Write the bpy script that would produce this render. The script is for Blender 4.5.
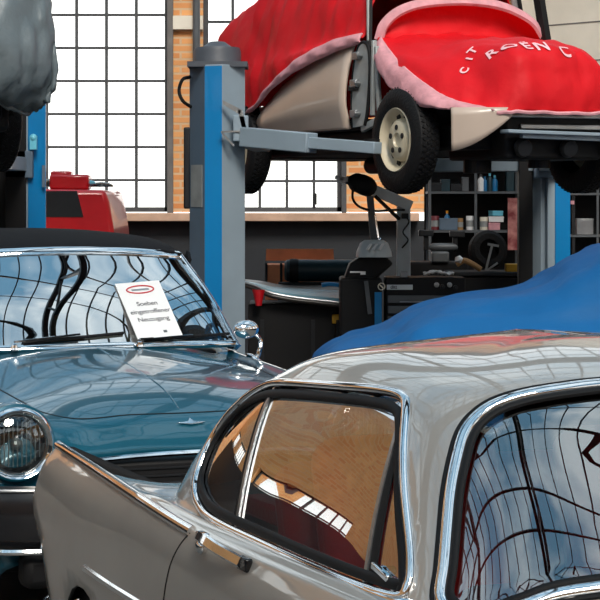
import bpy, bmesh, math, random
from mathutils import Vector, Matrix
from mathutils.bvhtree import BVHTree
random.seed(7)
PI = math.pi
SC = bpy.context.scene
for o in list(bpy.data.objects): bpy.data.objects.remove(o)

# ------------------------------------------------------------------ camera
cam_d = bpy.data.cameras.new('camera'); cam = bpy.data.objects.new('camera', cam_d)
SC.collection.objects.link(cam); SC.camera = cam
cam.location = (0, 0, 1.6); cam.rotation_euler = (PI/2, 0, 0)
cam_d.sensor_width = 36; cam_d.lens = 36*2100/600; cam_d.shift_y = -100/600
cam_d.clip_start = .05; cam_d.clip_end = 500

# ------------------------------------------------------------------ world: bright overcast sky with blue gaps overhead
W = bpy.data.worlds.new('sky'); SC.world = W; W.use_nodes = True
nt = W.node_tree; nt.nodes.clear()
def N(tree, t, **kw):
    n = tree.nodes.new(t)
    for k, v in kw.items():
        if k == 'ins':
            for a, b in v.items(): n.inputs[a].default_value = b
        else: setattr(n, k, v)
    return n
tc = N(nt, 'ShaderNodeTexCoord'); sep = N(nt, 'ShaderNodeSeparateXYZ')
nz = N(nt, 'ShaderNodeTexNoise', ins={'Scale': 2.6, 'Detail': 4, 'Roughness': .55})
rp = N(nt, 'ShaderNodeValToRGB'); rp.color_ramp.elements[0].position = .42; rp.color_ramp.elements[1].position = .62
rp.color_ramp.elements[0].color = (.11, .24, .36, 1); rp.color_ramp.elements[1].color = (.60, .68, .72, 1)
hz = N(nt, 'ShaderNodeMapRange', ins={'From Min': .03, 'From Max': .5})
mx = N(nt, 'ShaderNodeMix', data_type='RGBA'); mx.inputs[6].default_value = (1.12, 1.10, 1.04, 1)
bg = N(nt, 'ShaderNodeBackground', ins={'Strength': 1.6}); wo = N(nt, 'ShaderNodeOutputWorld')
L = nt.links.new
L(tc.outputs['Generated'], sep.inputs[0]); L(tc.outputs['Generated'], nz.inputs['Vector'])
L(nz.outputs['Fac'], rp.inputs[0]); L(sep.outputs['Z'], hz.inputs['Value'])
L(hz.outputs[0], mx.inputs[0]); L(rp.outputs[0], mx.inputs[7]); L(mx.outputs[2], bg.inputs[0]); L(bg.outputs[0], wo.inputs[0])

# soft daylight sun coming in over the left wall and through the skylights
sd = bpy.data.lights.new('sun', 'SUN'); sd.energy = 3.2; sd.angle = math.radians(20); sd.color = (1, .92, .82)
so = bpy.data.objects.new('sun', sd); SC.collection.objects.link(so)
so.rotation_euler = Vector((-.14, .78, -.70)).to_track_quat('-Z', 'Y').to_euler()

SC.view_settings.view_transform = 'Standard'; SC.view_settings.look = 'None'
SC.view_settings.gamma = 1; SC.view_settings.use_curve_mapping = False
SC.view_settings.exposure = 0.38

# ------------------------------------------------------------------ materials
def srgb(r, g, b):
    f = lambda c: (c/12.92 if c <= .04045 else ((c+.055)/1.055)**2.4)
    return (f(r/255), f(g/255), f(b/255), 1)
def mat(name, col, rough=.5, metal=0, coat=0, spec=.5, noise=0, nscale=8, bump=0, bscale=40, sheen=0, emis=None, coat_rough=.03, stretch=(1, 1, 1), alt=None):
    m = bpy.data.materials.new(name); m.use_nodes = True; t = m.node_tree
    b = t.nodes['Principled BSDF']
    b.inputs['Base Color'].default_value = col; b.inputs['Roughness'].default_value = rough; b.inputs['Metallic'].default_value = metal
    b.inputs['Coat Weight'].default_value = coat; b.inputs['Coat Roughness'].default_value = coat_rough
    b.inputs['Specular IOR Level'].default_value = spec; b.inputs['Sheen Weight'].default_value = sheen
    if emis: b.inputs['Emission Color'].default_value = col; b.inputs['Emission Strength'].default_value = emis
    co = t.nodes.new('ShaderNodeTexCoord'); mp = t.nodes.new('ShaderNodeMapping'); mp.inputs['Scale'].default_value = stretch
    t.links.new(co.outputs['Object'], mp.inputs[0])
    if noise:
        n = t.nodes.new('ShaderNodeTexNoise'); n.inputs['Scale'].default_value = nscale; n.inputs['Detail'].default_value = 5
        t.links.new(mp.outputs[0], n.inputs['Vector'])
        r = t.nodes.new('ShaderNodeValToRGB'); r.color_ramp.elements[0].position = .35; r.color_ramp.elements[1].position = .7
        a = alt or tuple(c*(1-noise) for c in col[:3])+(1,)
        r.color_ramp.elements[0].color = a; r.color_ramp.elements[1].color = col
        t.links.new(n.outputs['Fac'], r.inputs[0]); t.links.new(r.outputs[0], b.inputs['Base Color'])
    if bump:
        n2 = t.nodes.new('ShaderNodeTexNoise'); n2.inputs['Scale'].default_value = bscale; n2.inputs['Detail'].default_value = 4
        bp = t.nodes.new('ShaderNodeBump'); bp.inputs['Strength'].default_value = bump; bp.inputs['Distance'].default_value = .02
        t.links.new(mp.outputs[0], n2.inputs['Vector']); t.links.new(n2.outputs['Fac'], bp.inputs['Height']); t.links.new(bp.outputs[0], b.inputs['Normal'])
    return m
def glassmat(name, tint, f0=.06, f1=.9, rough=.0, power=3.0):
    """thin pane: transparent mixed with a mirror reflection that grows toward grazing"""
    m = bpy.data.materials.new(name); m.use_nodes = True; t = m.node_tree; t.nodes.clear()
    tr = N(t, 'ShaderNodeBsdfTransparent', ins={'Color': tint}); gl = N(t, 'ShaderNodeBsdfGlossy', ins={'Roughness': rough, 'Color': (1, 1, 1, 1)})
    lw = N(t, 'ShaderNodeLayerWeight', ins={'Blend': .5}); pw = N(t, 'ShaderNodeMath', operation='POWER'); pw.inputs[1].default_value = power
    mr = N(t, 'ShaderNodeMapRange', ins={'To Min': f0, 'To Max': f1}); mi = N(t, 'ShaderNodeMixShader'); ou = N(t, 'ShaderNodeOutputMaterial')
    t.links.new(lw.outputs['Facing'], pw.inputs[0]); t.links.new(pw.outputs[0], mr.inputs['Value']); t.links.new(mr.outputs[0], mi.inputs[0])
    t.links.new(tr.outputs[0], mi.inputs[1]); t.links.new(gl.outputs[0], mi.inputs[2]); t.links.new(mi.outputs[0], ou.inputs[0])
    return m
def brickmat(name, c1, c2, mortar, scale=1.0, vert='Z', hor='X'):
    m = bpy.data.materials.new(name); m.use_nodes = True; t = m.node_tree; b = t.nodes['Principled BSDF']; b.inputs['Roughness'].default_value = .85
    co = N(t, 'ShaderNodeTexCoord'); s = N(t, 'ShaderNodeSeparateXYZ'); cb = N(t, 'ShaderNodeCombineXYZ')
    br = N(t, 'ShaderNodeTexBrick', ins={'Color1': c1, 'Color2': c2, 'Mortar': mortar, 'Scale': 1/scale, 'Mortar Size': .012, 'Brick Width': .25, 'Row Height': .075, 'Bias': -.1})
    nn = N(t, 'ShaderNodeTexNoise', ins={'Scale': 3, 'Detail': 5}); mm = N(t, 'ShaderNodeMix', data_type='RGBA', blend_type='MULTIPLY'); mm.inputs[0].default_value = .6
    mr = N(t, 'ShaderNodeMapRange', ins={'To Min': .55, 'To Max': 1.25})
    bp = N(t, 'ShaderNodeBump', ins={'Strength': .5, 'Distance': .01})
    t.links.new(co.outputs['Object'], s.inputs[0]); t.links.new(s.outputs[hor], cb.inputs[0]); t.links.new(s.outputs[vert], cb.inputs[1])
    t.links.new(cb.outputs[0], br.inputs['Vector']); t.links.new(co.outputs['Object'], nn.inputs['Vector']); t.links.new(nn.outputs['Fac'], mr.inputs['Value'])
    t.links.new(br.outputs['Color'], mm.inputs[6]); t.links.new(mr.outputs[0], mm.inputs[7]); t.links.new(mm.outputs[2], b.inputs['Base Color'])
    t.links.new(br.outputs['Fac'], bp.inputs['Height']); bp.invert = True; t.links.new(bp.outputs[0], b.inputs['Normal'])
    return m
def carpaint(name, col, metal=.35, rough=.38, coat=1.0, dirt=.12, ior=1.75):
    m = mat(name, col, rough=rough, metal=metal, coat=coat, noise=dirt, nscale=3, coat_rough=.03)
    m.node_tree.nodes['Principled BSDF'].inputs['Coat IOR'].default_value = ior
    return m

M = dict(
    grey_paint=carpaint('grey_paint', srgb(186, 178, 169), metal=.2),
    teal_paint=carpaint('teal_paint', srgb(6, 84, 106), metal=.25, rough=.3, ior=1.42),
    beige_paint=mat('beige_paint', srgb(190, 172, 158), rough=.35, coat=.3, noise=.12, nscale=2.5),
    red_paint=mat('red_paint', srgb(196, 18, 30), rough=.35, coat=.6, noise=.1),
    inner_wing=mat('inner_wing', srgb(168, 172, 172), rough=.5, metal=.2, noise=.25, nscale=9),
    chrome=mat('chrome', (.86, .86, .87, 1), rough=.07, metal=1),
    dull_metal=mat('dull_metal', (.45, .46, .47, 1), rough=.35, metal=.9, noise=.25),
    black=mat('black', (.008, .008, .009, 1), rough=.6, spec=.25),
    rubber=mat('rubber', (.009, .009, .010, 1), rough=.6, spec=.2, bump=.3, bscale=60),
    gloss_black=mat('gloss_black', (.01, .01, .012, 1), rough=.18, spec=.5),
    grey_cloth=mat('grey_cloth', srgb(102, 114, 120), rough=.45, noise=.3, nscale=4, bump=.6, bscale=9, spec=.5),
    red_cloth=mat('red_cloth', srgb(214, 12, 26), rough=.65, noise=.1, nscale=5, spec=.3, bump=.25, bscale=14),
    pink_cloth=mat('pink_cloth', srgb(222, 158, 166), rough=.8, noise=.22, nscale=14, bump=.3, bscale=20),
    blue_cloth=mat('blue_cloth', srgb(8, 98, 160), rough=.65, spec=.3, noise=.1, nscale=4, bump=.2, bscale=12),
    soft_top=mat('soft_top', srgb(16, 16, 20), rough=.8, spec=.2, noise=.3, nscale=30, bump=.3, bscale=200),
    lift_grey=mat('lift_grey', srgb(142, 158, 170), rough=.45, noise=.12, nscale=3, coat=.2),
    lift_dark=mat('lift_dark', srgb(94, 112, 130), rough=.5, noise=.15, nscale=3),
    lift_blue=mat('lift_blue', srgb(0, 126, 190), rough=.42, noise=.08, nscale=3, coat=.2),
    pale_grey=mat('pale_grey', srgb(206, 214, 218), rough=.5, noise=.12),
    cap_grey=mat('cap_grey', srgb(78, 82, 90), rough=.5, noise=.15),
    ivory=mat('ivory', srgb(214, 202, 176), rough=.4, noise=.12, nscale=8, coat=.2),
    red_leather=mat('red_leather', srgb(216, 16, 18), rough=.4, bump=.15, bscale=60),
    maroon=mat('maroon', srgb(110, 34, 44), rough=.55),
    white=mat('white', srgb(236, 236, 236), rough=.6), cream=mat('cream', srgb(226, 218, 200), rough=.6),
    ink=mat('ink', srgb(60, 62, 74), rough=.8), logo_red=mat('logo_red', srgb(196, 60, 66), rough=.7),
    text_pink=mat('text_pink', srgb(240, 190, 196), rough=.8),
    dark_wall=mat('dark_wall', srgb(34, 38, 44), rough=.6, noise=.25, nscale=2.5),
    dark_steel=mat('dark_steel', srgb(30, 32, 36), rough=.5, metal=.3, noise=.2),
    mid_steel=mat('mid_steel', srgb(98, 102, 106), rough=.5, metal=.3, noise=.2),
    muntin=mat('muntin', srgb(74, 76, 80), rough=.6, noise=.3, nscale=6),
    frame_grey=mat('frame_grey', srgb(118, 114, 112), rough=.7, noise=.3, nscale=5),
    sill=mat('sill', srgb(206, 170, 146), rough=.75, noise=.25, nscale=5, stretch=(1, 1, 1)),
    plaster=mat('plaster', srgb(240, 232, 216), rough=.85, noise=.14, nscale=2.2),
    concrete=mat('concrete', srgb(104, 102, 98), rough=.5, noise=.3, nscale=1.3, bump=.2, bscale=20),
    brick=brickmat('brick', srgb(240, 174, 112), srgb(212, 138, 84), srgb(218, 184, 146)),
    brick_side=brickmat('brick_side', srgb(252, 190, 124), srgb(240, 164, 98), srgb(246, 192, 136), hor='Y'),
    terracotta=mat('terracotta', srgb(250, 160, 114), rough=.7, noise=.25, nscale=5),
    dark_teal=mat('dark_teal', srgb(18, 52, 62), rough=.45, noise=.3, nscale=5),
    tray_brown=mat('tray_brown', srgb(44, 38, 36), rough=.35, noise=.3),
    pale_blue=mat('pale_blue', srgb(130, 176, 196), rough=.35, noise=.25, nscale=6),
    yellow=mat('yellow', srgb(206, 156, 36), rough=.5, noise=.15), orange=mat('orange', srgb(226, 150, 30), rough=.45),
    skin_pink=mat('poster_pink', srgb(214, 150, 142), rough=.6, noise=.35, nscale=9, alt=srgb(120, 40, 44)),
    lamp_dark=mat('lamp_dark', (.03, .03, .035, 1), rough=.12, spec=.8, noise=.5, nscale=14),
    car_glass=glassmat('car_glass', (.78, .84, .82, 1), f0=.10, f1=1.0, power=1.6),
    grey_screen=glassmat('grey_screen', (.55, .60, .62, 1), f0=.25, f1=1.0, power=2.2),
    screen_glass=glassmat('screen_glass', (.50, .56, .58, 1), f0=.5, f1=1.0, power=2.0),
    side_glass=glassmat('side_glass', (.75, .74, .72, 1), f0=.08, f1=1.0, power=1.2),
    pane=glassmat('pane', (.97, .98, .98, 1), f0=.03, f1=.7, power=3),
    tan=mat('tan', srgb(170, 130, 84), rough=.7, noise=.3),
    cyan=mat('cyan', srgb(110, 196, 220), rough=.4), bottle_blue=mat('bottle_blue', srgb(30, 110, 160), rough=.3),
)

# ------------------------------------------------------------------ object helpers
def tag(o, label, cat, group=None, kind=None):
    o['label'] = label; o['category'] = cat
    if group: o['group'] = group
    if kind: o['kind'] = kind
    return o
def thing(name, label, cat, loc=(0, 0, 0), rz=0, group=None):
    o = bpy.data.objects.new(name, None); SC.collection.objects.link(o); o.empty_display_size = .1
    o.location = loc; o.rotation_euler = (0, 0, rz)
    return tag(o, label, cat, group)
def copy_tree(o, parent=None):
    c = o.copy(); SC.collection.objects.link(c); c.parent = parent
    for ch in o.children: copy_tree(ch, c)
    return c
def link(name, me, m, parent=None, smooth=False, angle=None, label=None):
    o = bpy.data.objects.new(name, me); SC.collection.objects.link(o)
    for k in (m if isinstance(m, (list, tuple)) else [m]): me.materials.append(k)
    if parent: o.parent = parent
    if smooth:
        for p in me.polygons: p.use_smooth = True
        if angle: me.set_sharp_from_angle(angle=math.radians(angle))
    if label: o['label'] = label
    return o
class MB:
    def __init__(s): s.v = []; s.f = []
    def add(s, vs, fs):
        n = len(s.v); s.v += [tuple(v) for v in vs]; s.f += [tuple(i+n for i in f) for f in fs]; return s
    def box(s, c, d, rot=None):
        hx, hy, hz = d[0]/2, d[1]/2, d[2]/2
        P = [Vector((x*hx, y*hy, z*hz)) for x in (-1, 1) for y in (-1, 1) for z in (-1, 1)]
        if rot is not None:
            R = rot if isinstance(rot, Matrix) else Matrix.Rotation(rot, 3, 'Z'); P = [R @ p for p in P]
        c = Vector(c)
        return s.add([p+c for p in P], [(0, 1, 3, 2), (4, 6, 7, 5), (0, 4, 5, 1), (2, 3, 7, 6), (0, 2, 6, 4), (1, 5, 7, 3)])
    def bar(s, a, b, w, h, up=(0, 0, 1)):
        a, b = Vector(a), Vector(b); d = (b-a); t = d.normalized(); u = Vector(up)
        if abs(t.dot(u)) > .99: u = Vector((1, 0, 0))
        x = t.cross(u).normalized(); z = x.cross(t)
        R = Matrix((x, t, z)).transposed()
        return s.box((a+b)/2, (w, d.length, h), R)
    def prism(s, poly, z0, z1):
        n = len(poly); vs = [(x, y, z0) for x, y in poly]+[(x, y, z1) for x, y in poly]
        fs = [tuple(range(n))[::-1], tuple(range(n, 2*n))]+[(i, (i+1) % n, n+(i+1) % n, n+i) for i in range(n)]
        return s.add(vs, fs)
    def prism3(s, poly, o, ex, ey, en, d):
        """poly in plane (ex,ey) at o, extruded d along en"""
        o, ex, ey, en = map(Vector, (o, ex, ey, en)); n = len(poly)
        A = [o+ex*x+ey*y for x, y in poly]; vs = A+[p+en*d for p in A]
        return s.add(vs, [tuple(range(n))[::-1], tuple(range(n, 2*n))]+[(i, (i+1) % n, n+(i+1) % n, n+i) for i in range(n)])
    def tube(s, pts, r, n=10, closed=False, caps=True, up=(0, 0, 1)):
        pts = [Vector(p) for p in pts]; m = len(pts); rr = r if isinstance(r, (list, tuple)) else [r]*m
        prof = lambda R: [(R*math.cos(2*PI*k/n), R*math.sin(2*PI*k/n)) for k in range(n)]
        return s.sweep(pts, [prof(q) for q in rr], None, closed, caps, up)
    def sweep(s, pts, profs, normals=None, closed=False, caps=True, up=(0, 0, 1)):
        pts = [Vector(p) for p in pts]; m = len(pts); base = []; vs = []
        if not isinstance(profs[0][0], (tuple, list)): profs = [profs]*m
        k = len(profs[0]); last = None
        for i, p in enumerate(pts):
            a = pts[(i-1) % m] if (closed or i > 0) else p; b = pts[(i+1) % m] if (closed or i < m-1) else p
            t = (b-a).normalized()
            if normals: nn = Vector(normals[i])
            else:
                nn = Vector(up) if last is None else last
                if abs(t.dot(nn)) > .98: nn = Vector((1, 0, 0)) if abs(t.x) < .9 else Vector((0, 1, 0))
            nn = (nn-t*t.dot(nn)).normalized(); last = nn; x = t.cross(nn)
            vs += [p+x*u+nn*w for u, w in profs[i]]
        fs = []
        for i in range(m if closed else m-1):
            j = (i+1) % m
            for q in range(k): fs.append((i*k+q, i*k+(q+1) % k, j*k+(q+1) % k, j*k+q))
        if caps and not closed: fs += [tuple(range(k))[::-1], tuple((m-1)*k+q for q in range(k))]
        return s.add(vs, fs)
    def cyl(s, a, b, r, r2=None, n=20): return s.tube([a, b], [r, r if r2 is None else r2], n)
    def lathe(s, prof, c, axis=(0, 0, 1), n=32, sweep=2*PI):
        c = Vector(c); R = Vector((0, 0, 1)).rotation_difference(Vector(axis)).to_matrix(); k = len(prof); vs = []
        for i in range(n):
            a = 2*PI*i/n
            vs += [c+R @ Vector((r*math.cos(a), r*math.sin(a), h)) for r, h in prof]
        fs = [(i*k+j, ((i+1) % n)*k+j, ((i+1) % n)*k+j+1, i*k+j+1) for i in range(n) for j in range(k-1)]
        return s.add(vs, fs)
    def ball(s, c, r, n=16, sc=(1, 1, 1)):
        k = n//2; c = Vector(c); vs = [c+Vector((0, 0, r*sc[2]))]
        for i in range(1, k):
            th = PI*i/k
            vs += [c+Vector((r*sc[0]*math.sin(th)*math.cos(2*PI*j/n), r*sc[1]*math.sin(th)*math.sin(2*PI*j/n), r*sc[2]*math.cos(th))) for j in range(n)]
        vs.append(c-Vector((0, 0, r*sc[2]))); e = len(vs)-1
        fs = [(0, 1+j, 1+(j+1) % n) for j in range(n)]
        for i in range(k-2): fs += [(1+i*n+j, 1+(i+1)*n+j, 1+(i+1)*n+(j+1) % n, 1+i*n+(j+1) % n) for j in range(n)]
        fs += [(e, 1+(k-2)*n+(j+1) % n, 1+(k-2)*n+j) for j in range(n)]
        return s.add(vs, fs)
    def grid(s, rows, closed_u=False):
        nu, nv = len(rows), len(rows[0]); vs = [p for r in rows for p in r]; fs = []
        for i in range(nu if closed_u else nu-1):
            for j in range(nv-1): fs.append((i*nv+j, ((i+1) % nu)*nv+j, ((i+1) % nu)*nv+j+1, i*nv+j+1))
        return s.add(vs, fs)
    def build(s, name, m, parent=None, smooth=False, angle=35, bevel=0, seg=2, label=None, merge=0, solid=0, subsurf=0, mirror=False):
        me = bpy.data.meshes.new(name); me.from_pydata(s.v, [], s.f); me.validate()
        bm = bmesh.new(); bm.from_mesh(me)
        if mirror:
            g = bm.verts[:]+bm.edges[:]+bm.faces[:]; r = bmesh.ops.duplicate(bm, geom=g)
            vs = [x for x in r['geom'] if isinstance(x, bmesh.types.BMVert)]
            for v in vs: v.co.y = -v.co.y
            bmesh.ops.reverse_faces(bm, faces=[x for x in r['geom'] if isinstance(x, bmesh.types.BMFace)])
        if merge: bmesh.ops.remove_doubles(bm, verts=bm.verts, dist=merge)
        bmesh.ops.recalc_face_normals(bm, faces=bm.faces)
        bm.to_mesh(me); bm.free()
        o = link(name, me, m, parent, smooth, angle, label)
        if bevel:
            b = o.modifiers.new('bevel', 'BEVEL'); b.width = bevel; b.segments = seg; b.limit_method = 'ANGLE'; b.angle_limit = math.radians(40)
            if not smooth:
                for p in me.polygons: p.use_smooth = True
                me.set_sharp_from_angle(angle=math.radians(50))
        if solid:
            so_ = o.modifiers.new('thick', 'SOLIDIFY'); so_.thickness = solid; so_.offset = -1
        if subsurf:
            sb = o.modifiers.new('sub', 'SUBSURF'); sb.levels = subsurf; sb.render_levels = subsurf
        return o
def cr(p0, p1, p2, p3, t):
    return tuple(.5*((2*b)+(-a+c)*t+(2*a-5*b+4*c-d)*t*t+(-a+3*b-3*c+d)*t**3) for a, b, c, d in zip(p0, p1, p2, p3))
def crline(P, k, closed=False):
    P = [tuple(p) for p in P]; n = len(P); out = []
    for i in range(n if closed else n-1):
        if closed: a, b, c, d = P[(i-1) % n], P[i], P[(i+1) % n], P[(i+2) % n]
        else:
            b, c = P[i], P[i+1]
            a = P[i-1] if i > 0 else tuple(2*x-y for x, y in zip(b, c)); d = P[i+2] if i+2 < n else tuple(2*y-x for x, y in zip(b, c))
        out += [cr(a, b, c, d, q/k) for q in range(k)]
    if not closed: out.append(P[-1])
    return out
def crsurf(rows, ku, kv, closed_u=False):
    """rows: list (u) of lists (v) of points; subdivides both ways"""
    R = [crline(r, kv) for r in rows]; nv = len(R[0])
    cols = [crline([r[j] for r in R], ku, closed_u) for j in range(nv)]
    return [[cols[j][i] for j in range(nv)] for i in range(len(cols[0]))]
def seg_near(px, pz, poly):
    best = None
    n = len(poly)
    for i in range(n):
        ax, az = poly[i]; bx, bz = poly[(i+1) % n]; dx, dz = bx-ax, bz-az; l = dx*dx+dz*dz
        t = 0 if l == 0 else max(0, min(1, ((px-ax)*dx+(pz-az)*dz)/l)); qx, qz = ax+dx*t, az+dz*t
        d = (px-qx)**2+(pz-qz)**2
        if best is None or d < best[0]: best = (d, qx, qz)
    return best
def inside(px, pz, poly):
    c = False; n = len(poly); j = n-1
    for i in range(n):
        if (poly[i][1] > pz) != (poly[j][1] > pz) and px < (poly[j][0]-poly[i][0])*(pz-poly[i][1])/(poly[j][1]-poly[i][1])+poly[i][0]: c = not c
        j = i
    return c
def cut_surface(rows, closed_u, wins, step=.03):
    """cut windows out of a gridded surface. wins: list of (axes, poly, filter); returns bmesh body and the lists of window faces"""
    mb = MB().grid(rows, closed_u)
    bm = bmesh.new(); vs = [bm.verts.new(v) for v in mb.v]
    for f in mb.f:
        try: bm.faces.new([vs[i] for i in f])
        except ValueError: pass
    bmesh.ops.remove_doubles(bm, verts=bm.verts, dist=.0008)
    bmesh.ops.recalc_face_normals(bm, faces=bm.faces)
    panes = []
    for axes, poly, flt in wins:
        a, b = axes; xs = [p[0] for p in poly]; ys = [p[1] for p in poly]
        ins = [f for f in bm.faces if (lambda c: flt(c) and min(xs) < c[a] < max(xs) and min(ys) < c[b] < max(ys) and inside(c[a], c[b], poly))(f.calc_center_median())]
        S = set(ins); bord = set()
        for f in ins:
            for e in f.edges:
                if len(e.link_faces) == 2 and not (e.link_faces[0] in S and e.link_faces[1] in S): bord.update(e.verts)
        for v in bord:
            d, qa, qb = seg_near(v.co[a], v.co[b], poly)
            if d < step**2: v.co[a] = qa; v.co[b] = qb
        pv = {}; pf = []
        for f in ins:
            pf.append([v.co.copy() for v in f.verts])
        panes.append(pf)
        bmesh.ops.delete(bm, geom=ins, context='FACES')
    return bm, panes
def bm_link(bm, name, m, parent, smooth=True, angle=40, solid=0, label=None, matoff=0):
    me = bpy.data.meshes.new(name); bm.to_mesh(me); bm.free()
    o = link(name, me, m, parent, smooth, angle, label)
    if solid:
        s_ = o.modifiers.new('thick', 'SOLIDIFY'); s_.thickness = solid; s_.offset = -1
        s_.material_offset = matoff; s_.material_offset_rim = matoff
    return o
def pane_mesh(pf, name, m, parent, inset=.006, label=None):
    bm = bmesh.new()
    for f in pf:
        try: bm.faces.new([bm.verts.new(c) for c in f])
        except ValueError: pass
    bmesh.ops.remove_doubles(bm, verts=bm.verts, dist=.0008); bm.normal_update()
    for v in bm.verts: v.co -= v.normal*inset
    return bm_link(bm, name, m, parent, label=label)
def text_mesh(body, size, loc, rot, m, name, parent=None, depth=.002, align='CENTER', bold=0.0, label=None, space=1.0):
    cu = bpy.data.curves.new(name, 'FONT'); cu.body = body; cu.size = size; cu.extrude = depth; cu.align_x = align; cu.align_y = 'CENTER'; cu.offset = bold
    cu.space_character = space
    o = bpy.data.objects.new('tmp', cu); SC.collection.objects.link(o)
    dg = bpy.context.evaluated_depsgraph_get(); me = bpy.data.meshes.new_from_object(o.evaluated_get(dg)); me.name = name
    bpy.data.objects.remove(o)
    ob = link(name, me, m, parent, label=label); ob.location = loc
    ob.rotation_euler = rot if not isinstance(rot, Matrix) else rot.to_euler()
    return ob
# ================================================================== THE HALL
def struct(name, mb, m, **k):
    o = mb.build(name, m, **k); o['kind'] = 'structure'; return o
YB = 22.0; XL = -8.0; XR = 8.0; YF = -9.0; HW = 5.6
struct('floor', MB().box(((XL+XR)/2, (YB+YF)/2, -.05), (XR-XL+.6, YB-YF+.6, .1)), M['concrete'])
k_ = YB/2100
def wx(px): return (px-300)*k_
def wz(py): return 1.6-(py-200)*k_
# back wall with two tall steel windows
w1 = (wx(-20), wx(169)); w2 = (wx(203), wx(342)); zs = wz(212); zt = 5.0
b = MB()
def wallpiece(mb, x0, x1, z0, z1, y=YB, t=.35): mb.box(((x0+x1)/2, y+t/2, (z0+z1)/2), (x1-x0, t, z1-z0))
wallpiece(b, XL-.3, w1[0], 1.3, HW); wallpiece(b, w1[1], w2[0], zs, HW); wallpiece(b, w2[1], XR+.3, zs, HW)
wallpiece(b, w1[0], w1[1], zt, HW); wallpiece(b, w2[0], w2[1], zt, HW)
struct('wall_back', b, M['brick'])
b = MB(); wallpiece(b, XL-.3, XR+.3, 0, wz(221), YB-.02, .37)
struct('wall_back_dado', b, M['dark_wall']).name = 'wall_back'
struct('trim_1', MB().box(((XL+wx(418))/2, YB-.07, wz(217)), (wx(418)-XL, .34, .085)), M['sill'], bevel=.008)
def steel_window(name, x0, x1, z0, z1, dx, dz, xa, za, y=YB+.12):
    f = MB(); fw = .05
    for xx in (x0+fw/2, x1-fw/2): f.box((xx, y, (z0+z1)/2), (fw, .08, z1-z0))
    for zz in (z0+fw/2, z1-fw/2): f.box(((x0+x1)/2, y, zz), (x1-x0, .08, fw))
    x = xa
    while x > x0+.1: f.box((x, y, (z0+z1)/2), (.030, .05, z1-z0)); x -= dx
    z = za
    while z < z1: f.box(((x0+x1)/2, y, z), (x1-x0, .045, .027)); z += dz
    fo = struct(name, f, M['muntin'])
    g = MB().box(((x0+x1)/2, y+.005, (z0+z1)/2), (x1-x0-.04, .006, z1-z0-.04)).build('glass', M['pane'], fo)
    return fo
wn1 = steel_window('window_1', w1[0], w1[1], zs, zt, 30*k_, 33.2*k_, wx(135.5), wz(180))
wn2 = steel_window('window_2', w2[0], w2[1], zs, zt, 27.2*k_, 32*k_, wx(314), wz(181))
MB().box((wx(313.5)+.02, YB+.06, wz(199)), (.03, .05, .12)).build('latch', M['dark_steel'], wn2)
# projecting jambs beside the pier, cast band of pale stone
struct('trim_2', MB().box((wx(170.5), YB-.02, 3.2), (.06, .12, 3.6)), M['frame_grey'])
struct('trim_3', MB().box((wx(344), YB-.02, 3.2), (.05, .1, 3.6)), M['muntin'])
struct('trim_4', MB().box(((w1[1]+w2[0])/2+.02, YB-.03, wz(23)), (.32, .08, .14)), M['plaster'])
# side walls
def window_wall(name, x, side, m, y0, y1, wins, z0=1.2, z1=4.6):
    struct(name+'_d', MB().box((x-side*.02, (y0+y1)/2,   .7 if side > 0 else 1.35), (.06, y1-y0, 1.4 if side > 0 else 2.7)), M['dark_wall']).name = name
    b = MB(); t = .35; xc = x+side*t/2; ys = [y0]
    def bx(a, c, d, e):
        if c > a: b.box((xc, (a+c)/2, (d+e)/2), (t, c-a, e-d))
    y = y0
    for a, c in wins: bx(y, a, 0, HW); bx(a, c, 0, z0); bx(a, c, z1, HW); y = c
    bx(y, y1, 0, HW)
    return struct(name, b, m)
lw = [(a, a+2.2) for a in (-6, -2.4, 1.2, 4.8, 8.0, 11.9, 15.8, 19.2)]
window_wall('wall_left', XL, -1, M['brick_side'], YF, YB, lw, 2.4, 3.15)
rw = [(a, a+2.4) for a in (-6, -2, 2, 6, 10)]
window_wall('wall_right', XR, 1, M['brick_side'], YF, YB, rw, 2.0, 4.6)
def side_window(n, x, a, c, z0, z1, nx=4, nz=6):
    f = MB()
    for i in range(nx+1): f.box((x, a+(c-a)*i/nx, (z0+z1)/2), (.05, .03 if 0 < i < nx else .07, z1-z0))
    for i in range(nz+1): f.box((x, (a+c)/2, z0+(z1-z0)*i/nz), (.05, c-a, .03 if 0 < i < nz else .07))
    o = struct('window_%d' % n, f, M['muntin'])
    MB().box((x, (a+c)/2, (z0+z1)/2), (.006, c-a, z1-z0)).build('glass', M['pane'], o)
n_ = 3
for a, c in lw: side_window(n_, XL-.15, a, c, 2.4, 3.15, 5, 2); n_ += 1
for a, c in rw: side_window(n_, XR+.15, a, c, 2.0, 4.6); n_ += 1
struct('wall_front', MB().box(((XL+XR)/2, YF-.17, HW/2), (XR-XL+.6, .34, HW)), M['brick'])
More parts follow.
